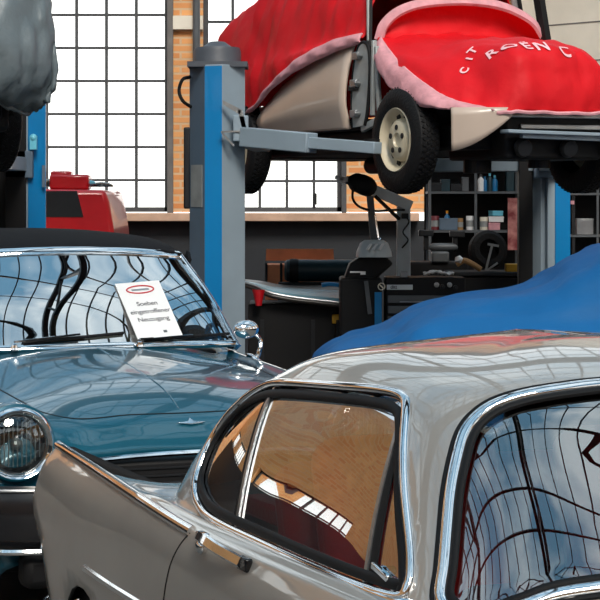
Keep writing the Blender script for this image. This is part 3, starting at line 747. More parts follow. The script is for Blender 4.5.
# soft top
ST = []
for (b_, z, y1, zs, x1) in ((1.70, 1.385, .56, 1.352, .12), (1.85, 1.425, .585, 1.375, .10), (2.1, 1.458, .60, 1.385, .05), (2.5, 1.468, .61, 1.385, 0), (2.8, 1.45, .61, 1.37, 0), (3.05, 1.36, .60, 1.27, -.05), (3.2, 1.15, .60, 1.08, -.05), (3.32, .93, .62, .90, 0)):
    ST.append([(-b_-x1, y1+.05, zs-.30 if b_ < 3.1 and b_ > 1.9 else zs-.02), (-b_-x1, y1+.03, zs-.05), (-b_-x1*.9, y1, zs), (-b_-x1*.5, y1*.85, zs+(z-zs)*.55), (-b_-x1*.2, y1*.45, zs+(z-zs)*.9), (-b_, 0, z)])
sfull = [s + [(p[0], -p[1], p[2]) for p in s[-2::-1]] for s in ST][::-1]
MB().grid(crsurf(sfull, 4, 4)).build('soft_top', M['soft_top'], teal, smooth=True, solid=.012, angle=60, label='black fabric soft top')
for s in (-1, 1):
    MB().add([(-1.62, s*.72, .90), (-3.1, s*.72, .90), (-3.0, s*.64, 1.28), (-1.95, s*.62, 1.30)], [(0, 1, 2, 3)]).build('side_window', M['car_glass'], teal)
# soft top hoops seen through the glass
for b_ in (2.2, 2.7):
    MB().tube(crline([(-b_, -.58, .95), (-b_, -.57, 1.33), (-b_, 0, 1.42), (-b_, .57, 1.33), (-b_, .58, .95)], 5), .012, 8).build('hood_hoop', M['dull_metal'], teal, smooth=True)
MB().box((-1.62, 0, .90), (.30, 1.26, .09)).build('dashboard', M['black'], teal, bevel=.03)
for s in (-1, 1):
    MB().box((-2.35, s*.34, .80), (.14, .48, .54), Matrix.Rotation(math.radians(12), 3, 'Y')).build('seat_backrest', M['tan'], teal, bevel=.05, seg=3)
    MB().box((-2.05, s*.34, .56), (.48, .48, .14)).build('seat_cushion', M['tan'], teal, bevel=.05, seg=3)
tw = MB(); c = Vector((-1.92, .34, .98)); tw.tube([c+Matrix.Rotation(math.radians(65), 3, 'Y') @ Vector((.19*math.cos(t), .19*math.sin(t), 0)) for t in [2*PI*i/32 for i in range(32)]], .009, 8, closed=True)
tw.bar(c+Vector((0, -.18, 0)), c+Vector((0, .18, 0)), .01, .015).cyl(c, c+Vector((.22, 0, -.08)), .018); tw.build('steering_wheel', M['cream'], teal, smooth=True)
# wipers
WB = surf_bvh(wrows, False)
def wpt(y, f, off=.012):
    # point on the glass at lateral y and height fraction f
    k = min(range(len(wrows)), key=lambda i: abs(wrows[i][0][1]-y)); r = wrows[k]; j = min(len(r)-1, int(f*(len(r)-1))); return Vector(r[j])+Vector((off*.7, 0, off*.7))
for (yp, y0, y1, f0, f1) in ((-.34, -.30, .14, .04, .13), (.20, .23, .66, .04, .10)):
    base = Vector((-1.26-.06*abs(yp), yp, .985)); w = MB()
    w.lathe([(0, .02), (.010, .018), (.014, .008), (.018, 0)], base, (.3, 0, 1), 16)
    a, b = wpt(y0, f0, .02), wpt(y1, f1, .016)
    mid = a.lerp(b, .55)+Vector((.012, 0, .012))
    w.bar(base+Vector((0, 0, .028)), mid, .012, .008)
    wo_ = w.build('wiper_arm', M['chrome'], teal)
    MB().tube([wpt(y0+(y1-y0)*t/8, 0, .012)+Vector((0, 0, (f0+(f1-f0)*t/8)*.33))+Vector((-(f0+(f1-f0)*t/8)*.33, 0, 0)) for t in range(9)], .007, 6).build('wiper_blade', M['rubber'], wo_)
# door mirror on the wing (viewer's right)
mp_, mn = top_pt(-1.30, .735, 0)
mr = MB(); mr.lathe([(0, .014), (.03, .012), (.045, .004), (.05, -.004)], mp_, mn, 20)
mr.tube(crline([mp_, mp_+Vector((.01, .012, .04)), mp_+Vector((.0, .022, .085)), mp_+Vector((-.01, -.01, .125))], 4), [.011]*4+[.009]*4+[.008]*5, 10)
mo = mr.build('wing_mirror', M['chrome'], teal, smooth=True)
mc = mp_+Vector((.0, -.045, .135))
MB().ball(mc, .058, 24, (.62, 1, .70)).build('mirror_shell', M['chrome'], mo, smooth=True)
MB().ball(mc-Vector((.012, 0, 0)), .054, 20, (.5, .95, .66)).build('mirror_glass', M['lamp_dark'], mo)
# card leaning inside the screen
sgn_ = thing('info_card', 'white printed card resting on the windscreen of the teal convertible', 'sign')
def tw_world(p): 
    m = Matrix.Rotation(teal.rotation_euler.z, 4, 'Z'); m.translation = teal.location; return m @ Vector(p)
def pix(px, py, Y): return Vector(((px-300)*Y/2100, Y, 1.6-(py-200)*Y/2100))
# card inside the teal windscreen: same frame as that car
sgn_.location = teal.location; sgn_.rotation_euler = teal.rotation_euler
cw, chh = .205, .330
up_ = Vector((-.41, 0, .385)).normalized(); ex_ = Vector((0, 1, 0)); nn_ = ex_.cross(up_)
th_ = math.radians(5); o_ = Vector((-1.285, .195, 1.010)); _e = ex_*math.cos(th_)+up_*math.sin(th_); up_ = up_*math.cos(th_)-ex_*math.sin(th_); ex_ = _e
MB().prism3([(0, 0), (cw, 0), (cw, chh), (0, chh)], o_, ex_, up_, nn_, .002).build('card', M['white'], sgn_)
Rm_ = Matrix((ex_, up_, nn_)).transposed()
def card_pt(u, v, d=.003): return o_+ex_*u+up_*v+nn_*d
ring = [card_pt(cw/2+.062*math.cos(t), chh*.86+.022*math.sin(t)) for t in [2*PI*i/32 for i in range(32)]]
lg = MB().tube(ring, .0035, 6, closed=True).build('logo_ring', M['logo_red'], sgn_)
MB().prism3([(cw/2-.04, chh*.855-.004), (cw/2+.04, chh*.855-.004), (cw/2+.04, chh*.855+.006), (cw/2-.04, chh*.855+.006)], o_+nn_*.0025, ex_, up_, nn_, .0008).build('logo_bar', M['dull_metal'], sgn_)
for i, tx in enumerate(('Soeben', 'eingetroffener', 'Neuzugang')):
    text_mesh(tx, .034, card_pt(cw/2+.004, chh*(.60-.14*i)), Rm_, M['ink'], 'printed_text', sgn_, depth=.0004, space=.95)
MB().prism3([(cw*.62, chh*.07), (cw*.70, chh*.07), (cw*.70, chh*.11), (cw*.62, chh*.11)], o_+nn_*.0025, ex_, up_, nn_, .0006).build('printed_mark', M['mid_steel'], sgn_)

# ================================================================== LIFTS
A64 = math.radians(64)
def lframe(o):  # forward, left vectors
    return Vector((math.cos(A64), -math.sin(A64), 0)), Vector((math.sin(A64), math.cos(A64), 0))
FW, LF = lframe(0)
def lift_post(name, label, plan, blue, h, capc, strip_faces):
    t = thing(name, label, 'car lift', (sum(p[0] for p in plan)/len(plan), sum(p[1] for p in plan)/len(plan), 0))
    o = Vector(t.location)
    P = [(x-o.x, y-o.y) for x, y in plan]
    MB().prism(P, .02, h).build('column', M['lift_grey'], t, bevel=.004)
    i, j = blue
    a, b = Vector((*P[i], 0)), Vector((*P[j], 0)); d = (b-a); n = Vector((d.y, -d.x, 0)).normalized()
    if n.y > 0: n = -n
    MB().prism([tuple((a+n*.004)[:2]), tuple((b+n*.004)[:2]), tuple((b-n*.01)[:2]), tuple((a-n*.01)[:2])], .05, h-.01).build('blue_facing', M['lift_blue'], t, label='blue facing strip')
    MB().box((0, 0, .015), (.55, .5, .03)).build('base_plate', M['lift_dark'], t)
    return t, o
K14 = 14.0/2100
def px14(px, Y): return (px-300)*Y/2100
plan = [(px14(190, 14.15), 14.15), (px14(205, 13.96), 13.96), (px14(222, 13.92), 13.92), (px14(245, 14.04), 14.04), (px14(243, 14.3), 14.3), (px14(196, 14.4), 14.4)]
postA, oA = lift_post('lift_column', 'grey steel lift column with blue front strip, left of the red-draped car', plan, (1, 2), 2.50, 0, 0)
def zpx(py, Y): return 1.6-(py-200)*Y/2100
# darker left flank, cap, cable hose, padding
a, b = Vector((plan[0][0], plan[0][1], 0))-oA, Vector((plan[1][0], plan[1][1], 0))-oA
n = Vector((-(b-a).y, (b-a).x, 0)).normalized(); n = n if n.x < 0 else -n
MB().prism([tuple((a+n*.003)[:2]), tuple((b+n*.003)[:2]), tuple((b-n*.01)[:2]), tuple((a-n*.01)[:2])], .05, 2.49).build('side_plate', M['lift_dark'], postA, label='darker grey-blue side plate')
q0, q1 = a.lerp(b, .12), a.lerp(b, .85)
MB().prism([tuple((q0+n*.006)[:2]), tuple((q1+n*.006)[:2]), tuple((q1-n*.004)[:2]), tuple((q0-n*.004)[:2])], zpx(207, 14.1), zpx(165, 14.1)).build('notice_plate', M['inner_wing'], postA, label='worn pale plate on the side')
MB().box((px14(187, 14.15)-oA.x, 14.2-oA.y, zpx(168, 14.15)), (.045, .12, .55)).build('control_box', M['dark_steel'], postA, bevel=.01)
cp = MB().lathe([(0, .17), (.05, .165), (.10, .13), (.15, .125), (.16, .10), (.16, .01), (.165, 0), (0, 0)], (px14(217, 14.1)-oA.x-.0, 14.14-oA.y, 2.50), (0, 0, 1), 28)
cp.box((px14(218, 14.1)-oA.x, 14.14-oA.y, 2.505), (.40, .36, .035)); cp.build('column_cap', M['cap_grey'], postA, smooth=True, angle=35)
hs = crline([(px14(190, 14.1)-oA.x, 14.1-oA.y, zpx(77, 14.1)), (px14(183, 14.1)-oA.x, 14.05-oA.y, zpx(80, 14.1)), (px14(179.5, 14.1)-oA.x, 14.05-oA.y, zpx(91, 14.1)), (px14(183, 14.1)-oA.x, 14.05-oA.y, zpx(101, 14.1)), (px14(191, 14.1)-oA.x, 14.1-oA.y, zpx(107, 14.1))], 6)
MB().tube(hs, .012, 8).build('hose', M['rubber'], postA, smooth=True)
# carriage and swing arms reaching under the sill
cg = MB(); zc = zpx(132, 14)
cg.box((px14(241, 13.95)-oA.x, 13.93-oA.y, zc+.02), (.10, .14, .17))
cgo = cg.build('carriage', M['lift_grey'], postA, bevel=.006)
def wp(px, py, Y): return Vector((px14(px, Y), Y, zpx(py, Y)))-oA
g = MB()
g.prism3([(0, 0), (.12, -.06), (.12, -.10), (.005, -.03)], wp(222.5, 100, 13.86), (1, 0, 0), (0, 0, 1), (0, 1, 0), .012)
g.bar(wp(221, 132, 13.86), wp(243, 131, 13.86), .02, .012); g.bar(wp(222, 133, 13.86), wp(234, 146, 13.86), .02, .012)
g.bar(wp(240, 110, 13.87), wp(246, 136, 13.87), .02, .03)
g.build('gusset', M['dull_metal'], postA)
arm = MB(); arm.bar(wp(245, 137, 13.9), wp(312, 143, 13.55), .12, .13); ao = arm.build('swing_arm', M['lift_grey'], postA, bevel=.008)
MB().bar(wp(300, 142, 13.62), wp(378, 148, 13.25), .09, .075).build('arm_extension', M['lift_grey'], ao, bevel=.006)
MB().cyl(wp(372, 147, 13.3)-Vector((0, 0, .01)), wp(372, 147, 13.3)+Vector((0, 0, .05)), .05).build('arm_pad', M['rubber'], ao)
arm = MB(); arm.bar(wp(246, 138, 14.0), wp(262, 143, 14.7), .12, .12); arm.build('swing_arm', M['lift_grey'], postA, bevel=.008)
def farpost(dx, label):
    D = 15.3; X0 = px14(533, D)+dx; X1 = px14(555, D)+dx; X2 = px14(571, D)+dx
    t = thing('lift_column', label, 'car lift', (X1, D+.1, 0)); o = Vector(t.location)
    MB().prism([(X0-o.x, -.05), (X0+.06-o.x, -.10), (X0+.065-o.x, -.04), (X0+.1-o.x, -.04), (X0+.105-o.x, -.10), (X1-o.x, -.10), (X2-o.x, -.02), (X2-o.x-.02, .2), (X0-o.x, .2)], .02, 2.5).build('column', M['lift_grey'], t, bevel=.004)
    MB().prism([(X1-o.x+.003, -.108), (X2-o.x+.004, -.026), (X2-o.x-.004, -.01), (X1-o.x-.004, -.094)], .05, 2.49).build('blue_facing', M['lift_blue'], t, label='blue facing strip')
    MB().box((-.02, .05, .015), (.5, .5, .03)).build('base_plate', M['lift_dark'], t)
    MB().box((-.03, .04, 2.55), (.34, .3, .12)).build('column_cap', M['cap_grey'], t, bevel=.02)
    MB().box((X0-o.x-.05, -.02, 1.25), (.1, .14, 1.9)).build('cable_cover', M['black'], t, bevel=.005)
    if dx: MB().box(((X0+X1)/2-o.x-.005, -.13, 1.25), (X1-X0-.01, .04, 2.4)).build('black_facing', M['black'], t, bevel=.005)  # black box laid over this column's grey face to make it dark
    return t
pB = farpost(0, 'grey steel lift column with blue edge, right, behind the blue covered car')
pC = farpost(-3.84, 'lift column showing a blue face, far left under the grey cover')
for p_ in (pB, pC):
    c0 = Vector((-.06, -.08, 1.86))
    MB().box(c0, (.2, .14, .2)).build('carriage', M['lift_dark'], p_, bevel=.006)
    MB().bar(c0+Vector((0, -.02, 0)), c0-LF*.42+FW*.75, .12, .10).build('swing_arm', M['lift_grey'], p_, bevel=.006)
    MB().bar(c0+Vector((0, -.02, 0)), c0-LF*.5-FW*.75, .12, .10).build('swing_arm', M['lift_grey'], p_, bevel=.006)
MB().box((px14(33.5, 15.1)-(pC.location.x)-.02, -.14, zpx(142, 15.1)), (.05, .05, .10)).ball((px14(33.5, 15.1)-pC.location.x-.02, -.15, zpx(137, 15.1)), .028, 12).build('release_switch', M['cyan'], pC)
MB().box((px14(41.5, 15.2)-pC.location.x, -.075, zpx(176, 15.2)), (.02, .02, .16)).build('slot', M['lift_dark'], pC)

# ================================================================== RAISED CAR UNDER THE RED CLOTH. local: +X forward, -Y the seen side
ORG = Vector((1.26, 13.59, 1.65))
rc = thing('hatchback', 'beige vintage car raised on the lift with front wing removed and ivory steel wheel', 'car', ORG, -A64)
def to_px(p):
    w = ORG+FW*p[0]+LF*p[1]; z = ORG.z+p[2]; return (300+2100*w.x/w.y, 200+2100*(1.6-z)/w.y)
def wheel(parent, x, y, r, hubm, s):
    w = MB().lathe([(r*.60, -.07), (r*.72, -.088), (r*.90, -.082), (r*.975, -.066), (r, -.045), (r, .045), (r*.975, .066), (r*.90, .082), (r*.72, .088), (r*.60, .07)], (x, y, r), (0, s, 0), 56)
    wo_ = w.build('tyre', M['rubber'], parent, smooth=True)
    tr = MB()
    for i in range(56):
        a = 2*PI*i/56
        for yy, da in ((-.045, 0), (-.015, .05), (.015, 0), (.045, .05)):
            c = Vector((x+(r+.002)*math.cos(a+da), y+yy, r+(r+.002)*math.sin(a+da)))
            tr.box(c, (.008, .022, .018), Matrix.Rotation(-(a+da), 3, 'Y') @ Matrix.Rotation(.5 if da else -.5, 3, 'X'))
    tr.build('tread', M['rubber'], wo_)
    rim = MB().lathe([(r*.62, .072), (r*.605, .080), (r*.58, .074), (r*.55, .045), (r*.50, .02), (r*.42, .012), (r*.40, .045), (r*.34, .062), (r*.14, .064), (r*.12, .050), (0, .050)], (x, y, r), (0, s, 0), 48)
    rim.build('rim', hubm, wo_, smooth=True, angle=40)
    if y > 0 or x < -1: return wo_
    for i in range(5):
        a = 2*PI*i/5+.3; MB().cyl((x+r*.24*math.cos(a), y+s*.055, r+r*.24*math.sin(a)), (x+r*.24*math.cos(a), y+s*.068, r+r*.24*math.sin(a)), .018, n=10).build('wheel_bolt', M['dark_steel'], wo_)
    for i in range(10):
        a = 2*PI*i/10; MB().box((x+r*.47*math.cos(a), y+s*.021, r+r*.47*math.sin(a)), (.028, .006, .045), Matrix.Rotation(-a, 3, 'Y')).build('rim_slot', M['black'], wo_)
    return wo_
for x, y in ((0, -.66), (0, .66), (-2.45, -.66), (-2.45, .66)): wheel(rc, x, y, .33, M['ivory'], -1 if y < 0 else 1)
MB().box((-1.1, 0, .34), (3.3, 1.06, .16)).box((-1.3, 0, .44), (2.3, 1.3, .05)).box((.35, 0, .34), (.7, .7, .28)).box((-2.5, 0, .40), (.9, 1.0, .3)).build('chassis', M['black'], rc, bevel=.02)
MB().cyl((0, -.6, .33), (0, .6, .33), .045).cyl((-2.45, -.6, .33), (-2.45, .6, .33), .045).build('axle', M['dark_steel'], rc)
MB().cyl((.2, -.25, .12), (.2, -.25, .25), .09).build('oil_filter', M['dark_steel'], rc)
MB().cyl((.45, .05, .15), (.45, .05, .3), .07).build('sump', M['dark_steel'], rc)
MB().cyl((-1.9, .1, .2), (-1.1, .1, .2), .06).build('silencer', M['dark_steel'], rc)
# front brake drum and bulkhead
MB().box((-.30, 0, .63), (.05, 1.1, .46)).box((.05, -.40, .55), (.7, .04, .24)).box((.05, .40, .55), (.7, .04, .24)).build('bulkhead', M['black'], rc)
# side skin: door/rear quarter in beige
skin = [(-2.95, .50), (-2.9, .47), (-2.3, .435), (-1.5, .425), (-.78, .425)]
SR = []
for i in range(25):
    x = -2.95+i*(2.95-.735)/24
    HM = [(-3.4, .46), (-2.6, .52), (-2.15, .62), (-1.85, .76), (-1.5, .875), (-1.2, .94), (-.9, .99), (-.66, 1.01)]
    zt_ = next((a_[1]+(b_[1]-a_[1])*(x-a_[0])/(b_[0]-a_[0]) for a_, b_ in zip(HM, HM[1:]) if a_[0] <= x <= b_[0]), 1.0)+.0
    SR.append([(x, -(.70-(.10*((-2.2-x)/.75)**2 if x < -2.2 else 0)-yo), .42+(zt_-.42)*t) for t, yo in ((0, .015), (.12, .0), (.3, -.02), (.55, -.012), (.8, .02), (1, .055))])
SRs = crsurf(SR, 1, 4)
# rear wheel cut-out
bm, _ = cut_surface(SRs, False, [((0, 2), circ(-2.45, .36, .37), lambda c: True)], step=.06)
bm_link(bm, 'side_panel', M['beige_paint'], rc, solid=.02, label='pale beige door and rear side panel')
bm, _ = cut_surface([[(p[0], -p[1], p[2]) for p in r] for r in SRs], False, [((0, 2), circ(-2.45, .36, .37), lambda c: True)], step=.06)
bm_link(bm, 'side_panel', M['beige_paint'], rc, solid=.02)
# exposed hinge post
hp = crline([(-.70, .43), (-.715, .60), (-.69, .80), (-.64, .93), (-.57, .985), (-.49, .96), (-.46, .86), (-.47, .68), (-.50, .52), (-.53, .44)], 5)
for s in (-1, 1):
    MB().prism3(hp, (0, s*.66, 0), (1, 0, 0), (0, 0, 1), (0, s, 0), .015).build('door_pillar', M['inner_wing'], rc, label='bare grey metal door pillar')
    MB().tube([(x, s*.668, z) for x, z in hp], .013, 8).build('pillar_seal', M['rubber'], rc, smooth=True)
    if s < 0:
        for z, x in ((.90, -.61), (.72, -.64), (.52, -.64)):
            MB().box((x, s*.69, z), (.09, .03, .05)).cyl((x+.05, s*.675, z), (x+.05, s*.72, z), .015).build('hinge', M['dull_metal'], rc, bevel=.005)
        MB().box((-.66, s*.685, .69), (.11, .03, .035)).build('hinge_arm', M['black'], rc, bevel=.005)
        MB().bar((-.42, s*.66, .99), (-.44, s*.66, .50), .03, .03).bar((-.395, s*.655, .95), (-.36, s*.65, .47), .03, .03).bar((-.36, s*.65, .47), (-.6, s*.65, .42), .03, .05).build('inner_wing', M['inner_wing'], rc, bevel=.006)
        MB().ball((-.20, s*.66, .79), .045, 12, (1.5, .8, .7)).build('bracket', M['white'], rc, smooth=True)
    # windscreen pillars
    MB().bar((-.60, s*.60, .99), (-.68, s*.56, 1.42), .035, .06).build('windscreen_pillar', M['inner_wing'], rc, bevel=.01)
    MB().bar((-.565, s*.61, .96), (-.63, s*.57, 1.36), .02, .022).build('pillar_rubber', M['black'], rc)
# lower front apron on the seen corner
apn = [[(.645, -.70, .51), (.65, -.70, .245)], [(.70, -.64, .51), (.70, -.64, .265)], [(.755, -.55, .51), (.755, -.56, .31)], [(.80, -.45, .51), (.80, -.46, .385)], [(.82, -.36, .51), (.82, -.37, .46)]]
for s in (1, -1):
    MB().grid(crsurf([[(x, -s*y, z) for x, y, z in r] for r in apn], 5, 5)).build('front_apron', M['beige_paint'], rc, smooth=True, solid=.015)
# underside brackets at the nose
MB().box((.72, .12, .47), (.04, 1.0, .03)).box((.66, .2, .40), (.12, .9, .03)).build('bumper_iron', M['dull_metal'], rc, bevel=.005)
MB().bar((.80, -.42, .365), (.78, .75, .345), .10, .022).bar((.80, -.30, .34), (.78, .70, .32), .04, .03).build('front_crossbar', M['lift_grey'], rc, bevel=.005, label='flat grey bar across the nose')
for y in (-.25, .08, .4):
    MB().lathe([(0, .03), (.05, .03), (.062, .0), (.03, -.06)], (.74, y, .27), (1, 0, -.2), 18).build('lamp_socket', M['dark_steel'], rc, smooth=True)

# ---- the red cloth over cabin and bonnet
import mathutils
def wrinkle(rows, amp, sc, off=0, dirv=(0, 0, 1), along=(1, 1, 1)):
    out = []
    for i, r in enumerate(rows):
        rr = []
        for j, p in enumerate(r):
            q = Vector((p[0]*sc*along[0]+off, p[1]*sc*along[1], p[2]*sc*along[2]))
            n_ = mathutils.noise.noise(q)+.5*mathutils.noise.noise(q*2.1)
            a = rows[max(0, i-1)][j]; b = rows[min(len(rows)-1, i+1)][j]; c = r[max(0, j-1)]; d = r[min(len(r)-1, j+1)]
            nr = (Vector(b)-Vector(a)).cross(Vector(d)-Vector(c))
            nr = nr.normalized() if nr.length > 1e-9 else Vector((0, 0, 1))
            rr.append(tuple(Vector(p)+nr*amp*n_))
        out.append(rr)
    return out
rcl = thing('draped_cloth', 'bright red dust sheet with white lettering draped over the raised car', 'cloth', ORG, -A64)
st = [(-3.45, .46, .70, .48), (-3.35, .46, 1.12, .58), (-3.1, .48, 1.36, .62), (-2.6, .52, 1.52, .64), (-2.15, .62, 1.58, .665), (-1.85, .76, 1.60, .675), (-1.5, .875, 1.62, .67), (-1.2, .94, 1.60, .655), (-.9, .99, 1.55, .635), (-.66, 1.01, 1.44, .61)]
R_ = []
for x, hem, top, w in st:
    s0 = max(hem+.03, min(1.05, top-.12))
    R_.append([(x, -w-.045, hem), (x, -w-.04, (hem+s0)/2), (x, -w*.98, s0), (x, -w*.86, (s0+top)/2+.04), (x, -w*.62, top-.03), (x, 0, top), (x, w*.62, top-.03), (x, w*.9, (s0+top)/2), (x, w, s0), (x, w+.05, .6)])
cl = crsurf(R_, 8, 7)
cl = wrinkle(cl, .030, 5.5, 3, along=(1.6, 1, .45)); cl = wrinkle(cl, .016, 12, 9, along=(1.5, .8, .35))
MB().grid(cl).build('cabin_cover', M['red_cloth'], rcl, smooth=True, angle=180, solid=.006)
# rear fall of the cloth
bk = [[(-3.10-.03*math.sin(j*1.3), y, z) for z in (.50, .6, .75)] for j, y in enumerate([-.42+.84*i/12 for i in range(13)])]
# pink reverse of the hem along the side
hem = []
for i in range(61):
    x = -2.28+i*(2.28-.60)/60
    k = 0
    while k < len(st)-2 and st[k+1][0] < x: k += 1
    t = (x-st[k][0])/(st[k+1][0]-st[k][0]); hz_ = st[k][1]+(st[k+1][1]-st[k][1])*t; w = st[k][3]+(st[k+1][3]-st[k][3])*t
    wd = .03+.06*min(1, (x+2.28)/.9)*(1-.35*max(0, (x+1.0)/.4))
    fold = .012*math.sin(i*.7)
    hem.append([(x, -w-.052-fold*.3, hz_+wd*.55), (x+.005, -w-.075-fold*.6, hz_+wd*.2), (x+.01, -w-.078+fold*.5, hz_-wd*.25), (x+.015, -w-.060, hz_-wd*.5)])
MB().grid(crsurf(hem, 1, 4)).build('hem', M['pink_cloth'], rcl, smooth=True, solid=.01, label='faded pink underside of the hem')
# bonnet part
ys = [(.62, .05, .60), (.55, .6, 0), (.35, 0, 0), (.12, 0, 0), (-.12, 0, 0), (-.32, 0, 0)]
HB = []
def hood_row(y, wdg, zb, z1, z2, zf, xf):
    return [(-.46, y*1.02, zb), (-.30, y, zb-.05), (0, y*.97, z1), (.28, y*.93, (z1+z2)/2+.01), (.50, y*.9, z2), (xf-.05, y*.88, z2-.07), (xf, y*.87, zf+.22), (xf+.02, y*.88, zf+.1), (xf+.015, y*.9, zf)]
HB.append([(-.46, .66, .98), (-.30, .69, .90), (0, .72, .80), (.28, .70, .70), (.45, .64, .66), (.58, .60, .62), (.66, .57, .59), (.70, .55, .56), (.71, .55, .52)])
HB.append(hood_row(.56, 0, 1.00, .86, .78, .51, .64))
HB.append(hood_row(.40, 0, 1.04, .94, .88, .50, .72))
HB.append(hood_row(.16, 0, 1.06, .985, .935, .49, .77))
HB.append(hood_row(-.12, 0, 1.06, .985, .945, .49, .80))
HB.append(hood_row(-.36, 0, 1.05, .95, .90, .49, .83))
HB.append([(-.48, -.57, 1.02), (-.30, -.58, .95), (0, -.60, .86), (.26, -.57, .77), (.48, -.52, .68), (.64, -.47, .60), (.75, -.44, .54), (.80, -.42, .51), (.82, -.41, .49)])
HB.append([(-.49, -.60, 1.00), (-.32, -.64, .90), (-.04, -.68, .78), (.22, -.67, .67), (.42, -.63, .59), (.56, -.58, .54), (.66, -.54, .51), (.73, -.50, .49), (.78, -.46, .48)])
hb = crsurf(HB, 9, 7)
hb = wrinkle(hb, .022, 4.0, 21, along=(.8, 1.6, .5)); hb = wrinkle(hb, .009, 9, 2, along=(.6, 1.6, .6))
MB().grid(hb).build('bonnet_cover', M['red_cloth'], rcl, smooth=True, angle=180, solid=.006)
pk = [[(-.47, -.585, 1.03), (-.47, -.60, 1.0), (-.49, -.62, .96), (-.49, -.63, .93)], [(-.38, -.60, .975), (-.34, -.66, .92), (-.33, -.69, .86), (-.34, -.69, .82)], [(-.15, -.64, .86), (-.10, -.695, .78), (-.08, -.71, .70), (-.10, -.71, .66)], [(.12, -.665, .74), (.18, -.70, .66), (.20, -.72, .59), (.19, -.71, .555)],
      [(.40, -.64, .615), (.44, -.68, .57), (.46, -.70, .525), (.46, -.69, .505)], [(.60, -.57, .545), (.64, -.60, .525), (.66, -.61, .505), (.66, -.60, .495)], [(.76, -.47, .50), (.78, -.49, .50), (.79, -.49, .49), (.79, -.48, .485)]]
pkr = wrinkle(crsurf(pk, 8, 5), .012, 8, 5)
MB().grid(pkr).build('hem', M['pink_cloth'], rcl, smooth=True, solid=.010, label='wide pink turned-back hem over the missing wing')
# front hem edging
fe = [Vector(hb[i][-1])+Vector((.006, 0, -.008+.003*math.sin(i*.7))) for i in range(len(hb))]
MB().tube(fe, .012, 6).build('hem', M['pink_cloth'], rcl, smooth=True, label='thin pale front hem')
# screen arch wrapped in pale cloth and the red cloth within it
arc = crline([(-.50, -.585, 1.00), (-.47, -.56, 1.10), (-.42, -.47, 1.19), (-.38, -.30, 1.245), (-.36, 0, 1.27), (-.36, .28, 1.245), (-.36, .50, 1.16), (-.36, .60, 1.05), (-.34, .64, .98)], 8)
MB().sweep([Vector(p) for p in arc], [(-.03, -.008), (-.03, .01), (0, .018), (.03, .012), (.035, -.008)], [Vector((.75, p[1]*.4, .5)) for p in arc]).build('arch_band', M['pink_cloth'], rcl, smooth=True, label='pale band arching over the windscreen opening')
ins = []
for i, p in enumerate(arc):
    b_ = Vector((-.44, p[1]*.93, 1.0)); P = Vector(p); ins.append([tuple(P-Vector((.02, 0, 0))), tuple(P.lerp(b_, .35)-Vector((.07, 0, 0))), tuple(P.lerp(b_, .7)-Vector((.05, 0, 0))), tuple(b_)])
MB().grid(wrinkle(crsurf(ins, 1, 6), .015, 6, 4)).build('screen_cover', M['red_cloth'], rcl, smooth=True, angle=180, solid=.005)
MB().bar((-.33, .60, 1.02), (-.42, .58, 1.45), .05, .06).build('far_pillar_bar', M['black'], rcl)  # black bar standing for the far windscreen pillar
# lettering wrapped on the bonnet cloth
HBV = surf_bvh(hb, False)
def cloth_letter(ch, size, p, ex):
    cu = bpy.data.curves.new('t', 'FONT'); cu.body = ch; cu.size = size; cu.offset = .0025; cu.align_x = 'CENTER'; cu.align_y = 'CENTER'; cu.resolution_u = 3
    o = bpy.data.objects.new('tmp', cu); SC.collection.objects.link(o)
    me = bpy.data.meshes.new_from_object(o.evaluated_get(bpy.context.evaluated_depsgraph_get())); bpy.data.objects.remove(o)
    bm = bmesh.new(); bm.from_mesh(me)
    for _ in range(2): bmesh.ops.subdivide_edges(bm, edges=[e for e in bm.edges if e.calc_length() > size*.2], cuts=1)
    bmesh.ops.triangulate(bm, faces=bm.faces)
    p = Vector(p); n = HBV.find_nearest(p)[1]; n = n if n.x+n.z-n.y > 0 else -n; n = (n+Vector((.6, -.2, .25))).normalized()
    ex = Vector(ex); ex = (ex-n*ex.dot(n)).normalized(); ey = n.cross(ex)
    for v in bm.verts:
        q_ = p+ex*v.co.x+ey*v.co.y+n*.3; h = HBV.ray_cast(q_, -n)
        m_ = h[1] if h[0] and h[1].dot(n) > 0 else n
        v.co = h[0]+m_*.009 if h[0] else q_-n*.29
    bm_link(bm, 'lettering', M['text_pink'], rcl, smooth=False)
LETTERS = [('R', (.58, -.375, .855), (.15, 1, .15), .125), ('O', (.65, -.29, .855), (.08, 1, .08), .125), ('Ë', (.69, -.20, .86), (.04, 1, .05), .125), ('N', (.71, -.105, .86), (0, 1, 0), .125), ('C', (.73, .045, .85), (0, 1, -.1), .125), ('T', (.40, -.40, .88), (.1, .7, .6), .09), ('I', (.41, -.425, .82), (0, .55, .83), .08), ('C', (.43, -.475, .74), (-.05, .5, .85), .08)]
for ch, p, ex, sz in LETTERS: cloth_letter(ch, sz, p, ex)

